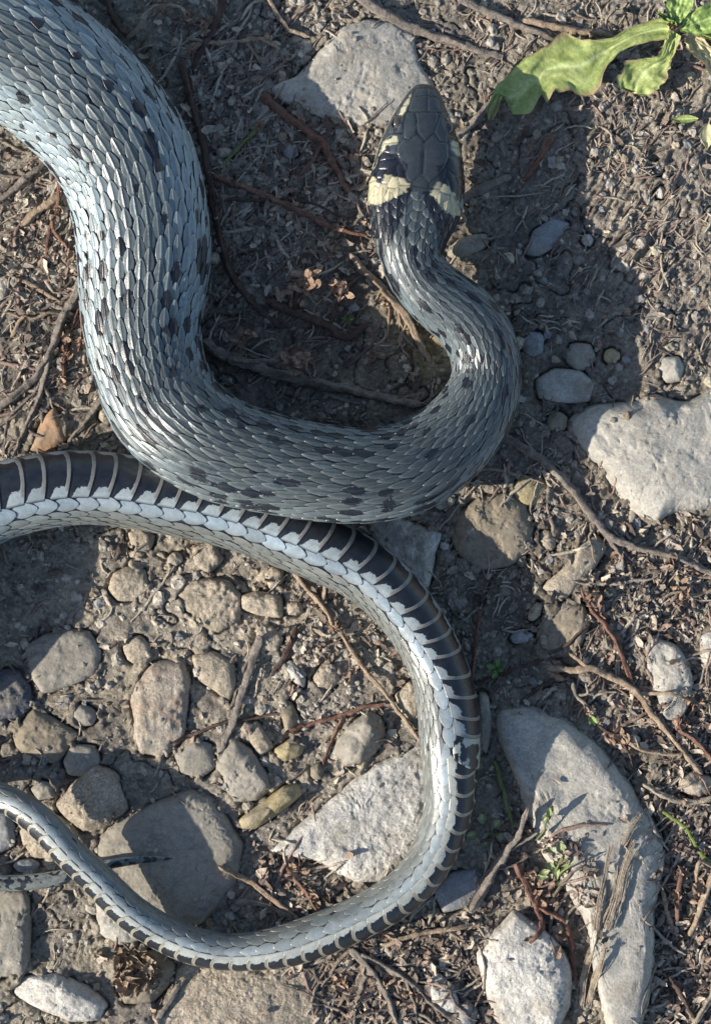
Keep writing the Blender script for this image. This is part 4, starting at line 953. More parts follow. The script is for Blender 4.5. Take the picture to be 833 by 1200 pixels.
# name, category, label, material, main path, w0, w1, side branches [(path, w0, w1)], leaf scraps [(px,py,n,spread,size)], options
TW = [
 ('twig','twig','forked dark reddish twig lying left of the snake head','red',[(308,108,2),(328,128,2),(350,146,3),(378,166,3),(390,192,3),(412,226,2)],12,6,[([(378,166,3),(366,186,2),(352,203,1),(342,218,0)],6,3),([(378,168),(398,172),(412,180)],5,2)],[(410,185,5,9,8),(345,210,4,6,7)],{}),
 ('twig','twig','long dark reddish stem running down along the right side of the thick body','dark',[(212,70,3),(222,110,3),(234,152,2),(246,210,1),(255,262,2),(268,315,2),(292,352,2),(330,382,1)],9,7,[([(246,210),(232,228),(240,250)],4,2),([(268,315),(300,330),(326,352)],4,2)],[(228,60,5,8,8)],{}),
 ('dead_branch','branch','thick brown dead stem across the floor of the body loop','grey',[(236,402,3),(262,418,3),(300,431,3),(350,443,3),(400,455,2),(445,466,2),(492,474,1)],14,9,[([(252,412,6),(285,424,14),(318,424,26),(348,427,42)],7,4),([(262,418,4),(275,400,10),(292,385,18)],5,3),([(300,431,4),(330,415,12),(345,405,18)],5,3),([(360,448),(395,466),(430,474)],5,3)],[(350,424,26,17,12),(285,392,6,12,10)],{'part':'dry_flower_head','rough':0.3}),
 ('twig','twig','thin reddish stem slanting between the thick body and the neck','red',[(250,205,2),(278,217,2),(303,227,3),(348,246,5),(395,268,8),(430,276,8)],7,5,[([(303,227),(322,215),(338,219)],3,2)],[(398,268,5,8,8)],{}),
 ('dry_stalk','stalk','flat grey dry stalk crossing the top edge towards the green plant','grey',[(415,-8,4),(446,14,4),(480,30,3),(515,42,3),(560,58,3),(590,66,2)],12,7,[([(480,30),(510,30),(545,44),(572,58)],5,3)],[],{'flat':0.6}),
 ('dry_stalk','stalk','grey-brown stalk above the large green leaf, upper of the two there','grey',[(536,-6,4),(560,10,4),(590,22,3),(625,36,3),(650,46,2)],10,6,[],[],{'flat':0.7}),
 ('dry_stalk','stalk','pale stalk reaching behind the large green leaf from above','tan',[(612,22,3),(645,30,3),(680,35,2),(722,41,1)],8,6,[([(640,27),(665,20),(700,22)],4,3)],[],{'flat':0.7}),
 ('dead_root','root','long knotty grey root below the large grey stone at the right','grey',[(588,508,1),(610,522,2),(632,536,2),(660,562,3),(688,598,3),(716,630,4),(745,641,4),(786,651,3),(845,676,2)],10,7,[([(712,628,3),(726,650,2),(731,674,1),(740,705),(743,735)],6,3),([(632,536),(655,548),(668,575)],4,2),([(716,632,3),(740,655,2),(775,662,1)],4,2)],[(728,650,5,12,8),(785,655,4,8,8)],{'rough':0.25}),
 ('dry_shoot','stem','long reddish dry shoot with leafy tip slanting to the right edge','red',[(690,712,10),(702,725,9),(716,742,8),(728,768,6),(741,800,5)],6,5,[([(700,722,9),(704,704,12),(709,690,14)],4,2),([(694,714,9),(684,700,11),(680,688,12)],4,2)],[(694,700,9,9,9)],{}),
 ('dry_shoot','stem','thick reddish dry stem running down to the right edge through the litter','tan',[(640,783,6),(668,785,7),(691,784,7),(718,794,7),(741,808,7),(765,838,6),(798,878,4),(822,908,3)],8,6,[([(691,784,7),(678,774,8),(667,764,10)],5,4),([(745,815,6),(780,812,5),(815,822,4)],4,3)],[(650,786,6,9,8),(812,824,6,9,8)],{}),
 ('twig','twig','thin dark red stem rising right out of the tail toward the dark angular stone','dark',[(556,802,1),(585,792),(612,782,1),(655,762,1),(690,732,1)],5,3,[],[],{}),
 ('twig','twig','short dark stem parallel to and below the thin red one right of the tail','dark',[(601,828),(625,812),(647,797,1),(684,783,2)],5,4,[],[(600,826,3,5,6)],{}),
 ('twig','twig','upright thin red stem hugging the right side of the tail bend','red',[(562,714,3),(559,742,4),(556,768,4),(553,802,3)],4,4,[],[(562,716,3,4,5)],{}),
 ('twig','twig','long sunlit reddish twig reaching from the thick tail to the bend','tan',[(342,668,2),(358,688,3),(376,708,5),(388,726,6),(398,742,6),(426,782,7),(458,822,8),(494,870,6)],6,4.5,[([(380,684,3),(380,698,4),(376,710,5)],5,4)],[(392,736,8,7,7),(372,708,5,6,7)],{}),
 ('twig','twig','short reddish twig crossing the long sunlit one above the dark rounded pebble','red',[(338,858,1),(352,852,2),(372,846,3),(400,839,4),(420,831,4),(452,825,6)],5.5,4,[([(402,840,4),(392,860,4),(383,885,3),(378,900,2)],4,3)],[(402,842,6,6,6),(340,857,3,5,6)],{}),
 ('dry_stalk','stalk','split flat grey stalk standing above the five-sided stone','grey',[(304,744,4),(298,768,4),(289,798,4),(275,840,4),(258,886,3)],11,6,[([(300,750,3),(284,790,3),(270,830,2)],4,3)],[],{'flat':0.5}),
 ('dry_stalk','stalk','short dark stalk fragment right of the split grey stalk','dark',[(348,735,3),(335,765,3),(318,793,2)],7,4,[],[],{'flat':0.6}),
 ('twig','twig','thin dark stem crossing over the top of the five-sided stone','dark',[(200,870,4),(225,862,4),(251,850,4),(280,845,3),(330,836,3)],4,3,[],[],{}),
 ('dead_root','root','forking grey root along the left side of the thick body','grey',[(97,322,4),(88,345,5),(76,368,5),(60,410,4),(46,436,3),(24,458,2),(-6,480,1)],10,8,[([(60,410,4),(50,455,2),(35,490,1),(14,535)],7,4),([(64,408,3),(52,448,1),(45,475),(22,520)],5,3),([(58,415),(40,460),(8,492),(4,540)],4,3)],[(80,395,4,10,8)],{'rough':0.25}),
 ('dead_root','root','short grey root touching the body left edge above the belly section','grey',[(122,462,4),(108,484,3),(96,500,2),(80,518,1)],8,5,[],[],{}),
 ('dry_shoot','stem','crumbly reddish dry shoot between the forking root and the body','red',[(90,362,5),(84,382,5),(78,402,4),(76,424,3),(72,448,2)],5,4,[([(92,360,5),(96,380,4),(92,415,3)],4,3)],[(76,415,12,10,8),(90,400,8,8,7),(74,445,6,7,7)],{'part':'dry_leaf_cluster'}),
 ('twig','twig','grey stick at the left edge beside the sunlit upper body','grey',[(-6,238,2),(18,220,3),(36,205,3),(56,190,3)],9,7,[],[],{}),
 ('twig','twig','pale broken stick just below the grey stick at the left edge','tan',[(24,264,3),(42,250,4),(58,238,4),(72,226,3)],9,7,[],[],{'flat':0.7}),
 ('dry_shoot','stem','twisted reddish dry shoot against the left edge of the body high up','red',[(64,196,4),(70,215,5),(68,240,4),(60,262,4),(78,290,3)],5,4,[([(60,262,4),(55,285,3),(50,320,2)],4,3)],[(64,250,8,8,8),(55,305,9,8,8),(82,297,5,6,7)],{'part':'dry_leaf_cluster'}),
 ('dry_shoot','stem','yellow-green dry stem with a cut end at the far left','tan',[(20,326,4),(38,334,4),(54,344,3),(70,352,2)],5,4,[],[(22,326,3,5,6)],{}),
 ('dry_shoot','stem','small branching dry stem left of the forking root','tan',[(12,395,2),(20,382,3),(26,373,5),(45,372,4),(60,365,4),(72,368,3)],5,4,[([(26,373,5),(14,368,3),(6,366,2)],3,2)],[(27,373,4,4,6)],{}),
 ('dry_shoot','stem','sunlit curled dry leaf stem right of the body at the top','pale',[(150,44,6),(160,36,8),(170,22,12),(182,10,16),(198,9,18),(214,12,18),(223,28,16)],6,4,[],[(190,9,7,9,9),(220,20,5,5,8)],{'part':'dry_leaf_cluster'}),
 ('twig','twig','brown stem under the sunlit curled one reaching the top edge','dark',[(122,-6,2),(132,18,3),(142,34,2),(160,44,1)],8,6,[],[],{}),
 ('dry_shoot','stem','pale horizontal dry stem near the top between body and tan stone','tan',[(222,46,4),(250,49,4),(282,48,6),(308,46,8),(328,58,6)],5,4,[([(290,50,5),(302,66,4),(310,76,3)],4,3)],[(312,48,4,6,7)],{}),
 ('twig','twig','short slanting twig at the top left of the tan stone','tan',[(312,-6,4),(325,16,5),(340,36,5),(362,42,3)],5,4,[],[(340,38,3,5,6)],{}),
 ('dry_shoot','stem','green and red shoot with a sunlit withered tip left of the forked twig','green',[(256,198,1),(272,180,3),(290,163,7),(302,150,12)],4,4,[],[(304,147,7,6,7)],{'part':'withered_tip'}),
 ('dry_stalk','stalk','grey stalk passing behind the right side of the head above','grey',[(590,102,3),(572,125,3),(553,145,3),(532,162,2)],9,8,[],[],{'flat':0.7}),
 ('dry_stalk','stalk','grey stalk emerging right of the collar patch','grey',[(598,205,1),(575,215,1),(552,226,1),(530,240,0)],10,9,[],[],{'flat':0.7}),
 ('twig','twig','tan-brown stem against the inside of the neck bend','tan',[(410,296,2),(428,318,3),(448,338,3),(464,356,3),(478,374,3),(490,398,2),(505,424,2)],8,7,[([(448,338,2),(456,368),(452,395)],4,3),([(478,374),(468,400),(480,420)],4,3)],[(440,418,5,8,8),(452,352,5,8,7)],{}),
 ('twig','twig','dark curved stem at the centre of the body loop','dark',[(312,352,2),(335,362,3),(362,372,4),(385,382,3),(404,395,2),(430,380,2)],11,8,[([(345,364,3),(349,345,12),(356,330,22),(366,324,30)],6,4),([(385,382,2),(395,360,10),(400,340,20)],5,4)],[(360,330,14,13,12),(398,340,10,11,12),(330,345,6,10,9)],{'rough':0.3}),
 ('twig','twig','thin tan twig lying on the broad smooth grey stone toward the tail','tan',[(256,1014,2),(275,1024,3),(296,1037,4),(318,1052,3),(350,1080,1)],6,5,[([(275,1024,3),(262,1018,6),(255,1012,9)],3,2)],[],{}),
 ('twig','twig','grey stick above the lower tail bend beside the thin tan twig','grey',[(276,1056,2),(300,1058,3),(318,1064,3),(346,1080,2)],7,5,[],[],{}),
 ('dead_root','root','knotty root clump fanning down from the lower tail at the bottom centre','grey',[(412,1112,3),(432,1136,4),(447,1154,4),(458,1178,3),(470,1212,2)],9,6,[([(420,1118,4),(448,1132,4),(476,1148,4),(505,1175,3),(545,1206,2)],8,5),([(432,1136,4),(420,1165,3),(415,1205,2)],6,4),([(476,1148,3),(486,1180,2),(490,1210,1)],5,3),([(412,1112,4),(395,1130,3),(376,1160,2)],5,3)],[(440,1150,9,16,9),(400,1150,8,14,9),(480,1170,8,14,9)],{'rough':0.3}),
 ('dry_stalk','stalk','straight pale brown stalk right of the root clump pointing at the tail','tan',[(446,1110,2),(483,1097,4),(520,1090,5),(566,1083,4)],6,6,[([(520,1090,4),(545,1103,3),(570,1100,2)],3,2)],[],{}),
 ('dead_branch','branch','rough upright dead stick above the white lumpy stone','grey',[(552,1068,3),(566,1045,6),(580,1018,10),(594,996,14),(606,980,18),(611,962,24),(616,944,30)],11,5,[([(594,996,14),(612,986,16),(628,975,18)],4,3),([(580,1018,9),(600,1015,8),(618,1005,6)],4,3)],[],{'rough':0.3}),
 ('dead_branch','branch','thick reddish withered stem over the top of the white lumpy stone','red',[(604,1012,10),(616,1036,10),(628,1062,9),(634,1086,7),(618,1102,4)],9,5,[([(628,1062,9),(655,1075,8),(668,1098,7),(672,1125,5),(676,1160,3)],6,4)],[(640,1050,12,18,10),(655,1100,8,12,9),(625,1030,8,14,9)],{'rough':0.3}),
 ('dry_grass_blade','grass blade','left of the two flat dry blades lying down the largest stone','pale',[(696,1088,4),(700,1055,6),(707,1020,7),(712,988,6)],5,3,[],[],{'flat':0.15}),
 ('dry_grass_blade','grass blade','right of the two flat dry blades lying down the largest stone','pale',[(709,1088,4),(721,1050,6),(727,1020,7),(740,982,7)],5.5,2.5,[([(715,1086,4),(727,1050,6),(732,1018,6),(744,992,5)],3,2),([(704,1080,4),(716,1045,6),(722,1010,8)],3,2)],[],{'flat':0.15}),
 ('dry_grass_blade','grass blade','short pale blade on the top of the largest stone pointing up right','pale',[(727,988,3),(736,970,5),(748,952,6)],6,4,[],[],{'flat':0.3}),
 ('dry_grass_blade','grass blade','left of the two dry blades below the tangle at the bottom of the largest stone','pale',[(680,1182,4),(683,1150,6),(693,1112,7)],7,4,[],[],{'flat':0.15}),
 ('dry_grass_blade','grass blade','right of the two dry blades below the tangle at the bottom of the largest stone','pale',[(690,1178,4),(697,1145,6),(708,1102,7)],6,4,[],[],{'flat':0.15}),
 ('dry_stalk','stalk','pale bent stalk under the pinkish pebble at the right edge','pale',[(754,918,5),(770,930,8),(788,938,9),(810,940,8),(845,932,6)],6,6,[],[(800,938,4,5,7)],{}),
 ('green_grass_blade','grass blade','single fresh green blade below the pinkish pebble','blade',[(775,950,6),(792,962,9),(804,974,9),(822,1002,7),(840,1020,6)],4,4,[],[],{'flat':0.4,'rough':0.03}),
 ('dry_shoot','stem','upright dry shoot right of the largest stone, left one of the pair','tan',[(776,1042,6),(780,1062,6),(788,1086,5)],5,4,[([(776,1042,6),(768,1030,9)],3,2)],[(778,1060,4,5,8)],{}),
 ('dry_shoot','stem','upright reddish dry shoot by the right edge, right one of the pair','red',[(797,1020,9),(795,1045,8),(794,1080,6)],6,5,[],[(797,1022,4,5,8),(792,1050,3,4,8)],{}),
 ('dry_shoot','stem','long dry stem leaning along the right edge','tan',[(838,1020,9),(828,1045,9),(818,1074,8),(808,1098,5)],8,6,[([(838,1018,9),(820,1010,10),(815,1045,9)],5,4)],[(820,1045,6,8,10)],{}),
 ('twig','twig','dark slanting twig with a pale speck low in the right litter','dark',[(782,1144,5),(795,1160,5),(806,1182,4),(822,1206,3)],6,5,[],[],{}),
 ('dry_stalk','stalk','bright pale stalk in the bottom right corner','pale',[(846,1130,8),(835,1165,8),(820,1190,7),(808,1206,5)],7,6,[],[],{}),
 ('twig','twig','thin straight twig crossing the foot of the largest stone','grey',[(750,1078,6),(762,1066,6),(774,1056,5)],3,3,[],[],{'knots':False}),
 ('green_shoot','shoot','green-grey stem between the tail and the largest grey stone','green',[(580,892,2),(588,918,4),(594,944,5),(600,972,4)],6,4,[],[],{'rough':0.05}),
 ('dry_shoot','stem','pinkish knotted shoot with a green bud above the largest stone','pale',[(670,800,5),(674,815,7),(684,825,8),(694,836,7)],5,4,[([(674,815,7),(688,812,9),(686,800,12)],3,2)],[(688,830,5,5,7)],{}),
 ('dry_shoot','stem','reddish shoot at the right edge under the thick dry stem','red',[(794,838,8),(796,855,8),(812,866,7),(826,880,6),(842,900,4)],5,4,[([(796,855,8),(800,840,10)],3,2)],[(797,848,6,6,8)],{}),
 ('dry_stalk','stalk','short dark stalk under the ragged tip of the large green leaf','dark',[(618,148,3),(612,160,3),(602,172,3)],7,4,[],[],{}),
 ('dry_stalk','stalk','dark red stalk end left of centre below the large green leaf','red',[(648,160,3),(634,182,3),(622,200,3),(612,212,4)],8,5,[],[(613,211,3,3,6)],{}),
 ('twig','twig','gnarled dark stem beside the top edge between body and tan stone','dark',[(262,-6,4),(258,14,6),(250,34,5),(236,58,4),(225,80,3)],8,5,[([(250,34,5),(232,26,6),(215,32,4)],4,3)],[(240,30,7,14,9)],{}),
 ('twig','twig','short crooked reddish twig below the forked one, left of the neck','red',[(372,318,2),(360,330,4),(352,346,6),(340,356,4),(318,362,3)],5,4,[],[(365,326,7,9,9),(345,352,6,8,8)],{}),
 ('twig','twig','dark rootlet running level just under the forked dark twig','dark',[(268,232,2),(300,236,3),(338,232,3),(372,240,2),(400,255,2)],4,3,[],[(330,236,6,20,8)],{}),
 ('twig','twig','thin reddish stem in the litter left of the root clump at the bottom','red',[(330,1010,3),(345,1030,5),(362,1052,5),(372,1070,3)],4,3,[([(345,1030,5),(352,1012,7),(350,1000,8)],3,2)],[(345,1020,8,14,9),(365,1050,6,12,8)],{}),
 ('twig','twig','slender brown stem leaning over the litter above the pinkish pebble','tan',[(725,860,6),(748,878,8),(775,885,8),(800,884,7)],4,3,[([(748,878,8),(742,862,10)],3,2)],[(728,862,6,8,9)],{}),
 ('twig','twig','crooked dark twig under the upright grey stone at the right','dark',[(700,850,3),(718,862,5),(735,880,5),(742,905,4)],4,3,[],[(718,865,7,10,8)],{}),
 ('twig','twig','pale thin stem curling at the right edge above the small white stone','tan',[(838,690,4),(815,698,6),(795,694,6),(775,702,5)],4,3,[],[(800,698,7,14,9)],{}),
 ('dry_stalk','stalk','brown stalk slanting beside the round mossy stone at the bottom','grey',[(212,1150,5),(200,1170,4),(186,1195,3),(180,1210,2)],7,5,[],[],{'flat':0.6}),
]
twr = np.random.default_rng(51)
for ti, (nm, ct, lb, mt, main, w0, w1, brs, scr, opt) in enumerate(TW):
    kw = {k_: opt[k_] for k_ in ('flat', 'rough', 'knots') if k_ in opt}
    V, F, ctr = tube(main, w0, w1, seed=ti + 1, **kw)
    o0 = ctr[len(ctr) // 2].copy(); o0[2] = V[:, 2].min()
    o = mk(nm, V, F, W[mt], origin=o0); tag(o, lb, ct)
    call = [ctr]
    for bi, (bp, b0, b1) in enumerate(brs):
        Vb_, Fb_, cb = tube(bp, b0, b1, seed=ti + 1 + 0.37 * (bi + 1), **kw); call.append(cb)
        mk('side_branch', Vb_, Fb_, W[mt], o, origin=cb[0])
    if opt.get('flat', 1) <= 0.3:
        for q in range(6):
            ofs = (q - 2.5) * w0 * 0.24 + twr.normal(0, 0.4); e0_ = twr.uniform(-0.08, 0.12)
            m0, m1 = np.array(main[0], float), np.array(main[-1], float); dv = (m1 - m0)[:2] / np.linalg.norm((m1 - m0)[:2]); pv = np.array([-dv[1], dv[0]])
            fp = [(a[0] + pv[0] * ofs * (1 - 0.4 * k_ / len(main)) + dv[0] * e0_ * 20, a[1] + pv[1] * ofs * (1 - 0.4 * k_ / len(main)) + dv[1] * e0_ * 20, a[2] + 0.8) for k_, a in enumerate(main)]
            Vf, Ff, cf = tube(fp, 1.9, 0.9, seed=ti + 9 * q, flat=0.7, ns=6, knots=False, rough=0.25, wob=0.5); mk('strand', Vf, Ff, W['pale'] if q % 2 else W['tan'], o, origin=cf[0])
    call = np.vstack(call)
    for (sx_, sy_, cnt, spr, sz) in scr:
        parts = []
        for _ in range(int(cnt * 1.6)):
            ax, ay = sx_ + twr.normal(0, spr * 0.5), sy_ + twr.normal(0, spr * 0.5)
            j = np.argmin(np.hypot(*(call[:, :2] - np.array(ground_xy(ax, ay, 8))).T))
            X0, Y0 = ground_xy(ax, ay, 8); zz = max(float(top_at(X0, Y0)), call[j, 2] - 3) + twr.uniform(-1, 4)
            parts.append(scrap(np.array([X0, Y0, zz]), sz * twr.uniform(0.45, 1.0), twr, 1.3))
        Vc, Fc = cat(parts); mk(opt.get('part', 'dry_leaf_scrap'), Vc, Fc, W['dry'], o, origin=Vc.mean(0))

# ------------------------------------------------------------------ green plants
def leaf_mesh(pairs, z0, z1, ragged=0.0, fold=4.0, seed=0, nb=25, thick=1.0, n=34):
    """pairs: (left point, right point) stations in picture px from base to tip; returns a closed leaf solid"""
    L = np.array([p[0] for p in pairs], float); R = np.array([p[1] for p in pairs], float)
    c = np.linspace(0, 1, len(L)); x = np.linspace(0, 1, n)
    L, R = hermite(c, L, x), hermite(c, R, x)
    b = np.linspace(0, 1, nb)
    P = L[:, None] * (1 - b[None, :, None]) + R[:, None] * b[None, :, None]
    cent = b[None] * 2 - 1
    rg = ragged * fbm(x[:, None] * 9 + seed, cent * 1.5, seed, 3) * np.abs(cent) ** 2
    P = P + rg[..., None] * (R - L)[:, None] * 0.2
    Z = (z0 + (z1 - z0) * x)[:, None] + fold * np.abs(cent) ** 1.4 + (4.0 if n > 20 else 1.0) * fbm(x[:, None] * 6 + seed, cent * 1.3, seed, 3) - 1.6 * np.exp(-(cent / 0.10) ** 2)
    Z = Z - 0.9 * np.exp(-(((x[:, None] * 9 - np.abs(cent) * 1.3) % 1.0 - 0.5) / 0.09) ** 2) * ss(0.1, 0.3, np.abs(cent)) if n > 20 else Z
    for vn in (0.36, 0.68): Z = Z - 0.7 * np.exp(-((np.abs(cent) - vn) / 0.07) ** 2)
    f = (DCAM - Z) / DCAM
    V = np.stack([(P[..., 0] - CX) * f, (CY - P[..., 1]) * f, Z], -1)
    V2 = V - np.array([0, 0, thick]); k_ = n * nb
    F = gridF(n, nb); bd = [i * nb for i in range(n)] + [(n - 1) * nb + j for j in range(1, nb)] + [i * nb + nb - 1 for i in range(n - 2, -1, -1)] + [j for j in range(nb - 2, 0, -1)]
    F3 = np.array([[bd[i], bd[(i + 1) % len(bd)], bd[(i + 1) % len(bd)] + k_, bd[i] + k_] for i in range(len(bd))])
    F = np.vstack([F[:, ::-1], F + k_, F3[:, ::-1]])
    lat = np.exp(-(((x[:, None] * 11 - np.abs(cent) * 1.5 + 0.25 * np.sin(x[:, None] * 40)) % 1.0 - 0.5) / 0.07) ** 2) * ss(0.0, 0.15, np.abs(cent)) * ss(1.0, 0.7, np.abs(cent)) * 0.5
    vein = np.clip(np.exp(-(cent / 0.085) ** 2) + (lat if n > 20 else 0), 0, 1) * np.ones((n, nb)); leaf_mesh.vein = np.concatenate([vein.ravel(), vein.ravel()])
    ed = np.clip(ss(0.82, 0.97, np.abs(cent)) * (0.6 + 1.8 * fbm(x[:, None] * 7, cent * 3, seed + 4, 2)) * (ragged > 0) + (ragged > 0) * ss(0.88, 1, x)[:, None] * 0.6, 0, 0.9) * np.ones((n, nb))
    return np.vstack([V.reshape(-1, 3), V2.reshape(-1, 3)]), F, np.concatenate([ed.ravel(), ed.ravel()])
gxp, gyp = ground_xy(789, 30)
plant = bpy.data.objects.new('green_plant', None); COL.objects.link(plant); plant.location = (gxp * K, gyp * K, 0)
tag(plant, 'broad-leaved green rosette plant with a long ragged leaf in the top right corner', 'plant')
LV = [
 ([((784,22),(783,46)),((769,21),(776,47)),((753,26),(763,49)),((737,31),(750,52)),((726,38),(738,56)),((716,44),(725,62)),((706,46),(718,70)),((695,47),(711,78)),((684,45),(705,90)),((675,44),(700,102)),((667,43),(690,112)),((656,44),(678,112)),((645,50),(669,105)),((635,55),(655,106)),((625,63),(649,103)),((615,70),(640,119)),((605,78),(634,110)),((598,84),(622,129)),((592,90),(611,134)),((585,97),(601,134)),((580,104),(596,121)),((576,112),(590,112)),((573,121),(586,120)),((570,130),(583,130)),((571,140),(577,141))], 30, 22, 0.35, 'ragged long leaf bitten at its tip', M_leaf),
 ([((784,34),(797,42)),((778,48),(793,56)),((770,66),(788,70)),((752,68),(783,82)),((732,74),(778,94)),((724,88),(770,103)),((728,104),(758,112)),((738,108),(748,111))], 28, 14, 0.6, 'shorter leaf curling at its end', M_leaf),
 ([((796,33),(797,37)),((804,20),(812,40)),((815,10),(826,40)),((840,0),(842,36)),((858,-6),(866,22)),((876,2),(877,6))], 34, 40, 0.0, None, M_leaf2),
 ([((786,28),(793,30)),((780,12),(803,20)),((782,-4),(812,4)),((792,-20),(810,-16)),((800,-30),(803,-29))], 33, 44, 0.0, None, M_leaf2),
 ([((789,26),(793,30)),((780,18),(790,25)),((772,14),(780,25)),((768,13),(770,17))], 36, 38, 0.0, None, M_leaf2),
 ([((806,40),(801,50)),((820,44),(812,62)),((838,58),(830,82)),((848,72),(838,96)),((852,90),(846,100))], 22, 16, 0.8, 'withered pale yellow leaf', M_leafy),
 ([((804,28),(803,36)),((826,34),(824,44)),((850,38),(848,50)),((862,46),(861,48))], 26, 24, 0.0, None, M_leaf),
]
for i, (pr, za, zb, rg, lb, mt) in enumerate(LV):
    V, F, ed = leaf_mesh(pr, za, zb, rg, seed=i * 3.3 + 1, fold=3.0 if i else 2.0, n=70 if i == 0 else 36)
    o = mk('leaf', V, F, mt, plant, attrs={'edge': ed, 'vein': leaf_mesh.vein}, origin=V[0])
    if lb: o['label'] = lb
    # midrib underneath and on top, a thin raised cord
    m_ = np.array([((a[0] + b[0]) / 2, (a[1] + b[1]) / 2) for a, b in pr]); 
    nbn = 25; n_ = len(V) // 50; mid = V.reshape(2, n_, nbn, 3)[0][:, 12]
    rr_ = np.linspace(1.5, 0.3, n_); aa = np.arange(6) / 6 * 2 * math.pi
    T = np.gradient(mid, axis=0); T /= np.linalg.norm(T, axis=1)[:, None]; sd = np.cross(T, [0, 0, 1]); nn_ = np.cross(sd, T)
    Vm = (mid[:, None] + sd[:, None] * (np.cos(aa)[None] * rr_[:, None])[..., None] + nn_[:, None] * (np.sin(aa)[None] * rr_[:, None] * 0.8)[..., None]).reshape(-1, 3)
    mk('midrib', Vm, gridF(n_, 6, True), M_leaf2, o, attrs={'edge': np.full(len(Vm), 0.0), 'vein': np.full(len(Vm), 0.9)}, origin=V[0])
# crown and rootstock of the rosette
cz = np.array([(789, 29)]); parts = []
for k_ in range(7):
    r0 = np.random.default_rng(k_ + 3); a = r0.uniform(0, 6.28)
    X0, Y0 = ground_xy(789 + 3 * math.cos(a), 29 + 3 * math.sin(a), 30); parts.append(scrap(np.array([X0, Y0, 29.0]), 7, r0, 1.2))
Vc, Fc = cat(parts); mk('leaf_base', Vc, Fc, W['red'], plant, origin=Vc.mean(0))
V, F, ctr = tube([(789, 29, 0), (790, 30, 20), (789, 31, 28)], 12, 9, seed=77, step=1.0); mk('root_crown', V, F, W['tan'], plant, origin=ctr[0])
def small_leaf(cx, cy, L, Wd, ang, z, z2, mt, parent, name='leaf'):
    c, s_ = math.cos(math.radians(ang)), math.sin(math.radians(ang)); pr = []
    for q, ww in ((0, .12), (.2, .55), (.45, 1), (.7, .85), (.9, .42), (1, .05)):
        mx, my = cx + c * L * q, cy - s_ * L * q; pr.append(((mx + s_ * ww * Wd / 2, my + c * ww * Wd / 2), (mx - s_ * ww * Wd / 2, my - c * ww * Wd / 2)))
    V, F, ed = leaf_mesh(pr, z, z2, 0.0, fold=1.2, seed=cx, nb=7, n=9, thick=0.7)
    V[:, 2] = V[:, 2]; return mk(name, V, F, mt, parent, attrs={'edge': ed + 0.0, 'vein': leaf_mesh.vein}, origin=V[0])
def sprout(cx, cy, lb, leaves, mt=M_leafs, stem=None, cat_='seedling'):
    X0, Y0 = ground_xy(cx, cy); zt = float(max(top_at(X0, Y0), -4))
    e = bpy.data.objects.new('seedling', None); COL.objects.link(e); e.location = (X0 * K, Y0 * K, zt * K); tag(e, lb, cat_)
    for (dx, dy, L, Wd, ang, z, z2) in leaves: small_leaf(cx + dx, cy + dy, L, Wd, ang, zt + z, zt + z2, mt, e)
    for st in (stem or [[(cx, cy, 0), (cx, cy - 1, 6)]]):
        V, F, c_ = tube(st, 2.6, 2.0, seed=cx, knots=False, rough=0.05, step=1.5); mk('stem', V, F, W['green'], e, origin=c_[0])
sprout(582, 783, 'tiny three-leaved green seedling right of the tail bend', [(0, 0, 12, 7, 72, 7, 9), (0, 0, 13, 7, 165, 7, 9), (0, 1, 13, 8, 250, 7, 8), (1, 0, 8, 5, 330, 6, 7)])
sprout(408, 375, 'tiny bright green sprout inside the body loop', [(0, 0, 9, 4, 160, 5, 8), (0, 0, 8, 5, 20, 5, 7), (0, 0, 6, 4, 290, 5, 6)])
sprout(652, 1040, 'low green knotweed plant on the largest grey stone', [
 (0, -8, 22, 9, 95, 16, 26), (-2, -22, 13, 9, 150, 24, 27), (4, -24, 15, 9, 40, 24, 28), (8, -38, 16, 12, 110, 28, 31), (12, -28, 15, 10, 20, 25, 25), (18, -22, 16, 8, -15, 24, 22), (-8, -20, 13, 8, 200, 22, 20),
 (-10, -12, 14, 8, 175, 20, 18), (6, -14, 12, 8, 60, 22, 26), (20, -34, 13, 8, 50, 26, 27), (-4, -40, 10, 6, 130, 28, 30), (0, -2, 12, 7, 30, 14, 15)], M_leafk,
 [[(652, 1042, 2), (651, 1020, 12), (655, 1000, 20)], [(652, 1030, 6), (664, 1012, 16), (672, 1006, 18)], [(651, 1025, 8), (643, 1015, 14)]], 'plant')
sprout(572, 975, 'small round-leaved green plant beside the lower tail bend', [(-6, -8, 14, 10, 100, 5, 9), (-12, 2, 14, 9, 190, 4, 6), (6, -4, 13, 9, 55, 6, 9), (8, 6, 14, 9, 5, 5, 6), (-2, 6, 12, 8, 260, 4, 4)], M_leafk, [[(572, 985, 0), (571, 972, 5)], [(572, 985, 0), (582, 976, 6)]], 'plant')
sprout(640, 958, 'withered green shoot tip above the knotweed plant', [(0, 0, 16, 8, 60, 14, 24), (-6, 4, 14, 8, 30, 12, 18), (4, 2, 14, 7, 95, 14, 26)], M_leafk, [[(628, 985, 4), (636, 968, 12), (641, 954, 18)]], 'plant')
sprout(806, 140, 'small narrow green leaf lying below the rosette plant', [(-20, 0, 32, 10, 2, 8, 9)], M_leaf, [[(786, 140, 2), (790, 140, 5)]], 'leaf')
sprout(826, 160, 'pale yellow leaf at the right edge below the rosette plant', [(2, 14, 30, 17, 88, 8, 14)], M_leafy, [[(828, 176, 2), (828, 170, 6)]], 'leaf')
sprout(688, 838, 'single green bud leaf in the litter above the largest stone', [(0, 0, 15, 8, -45, 7, 8)], M_leaf2, [[(686, 836, 2), (689, 839, 6)]], 'leaf')
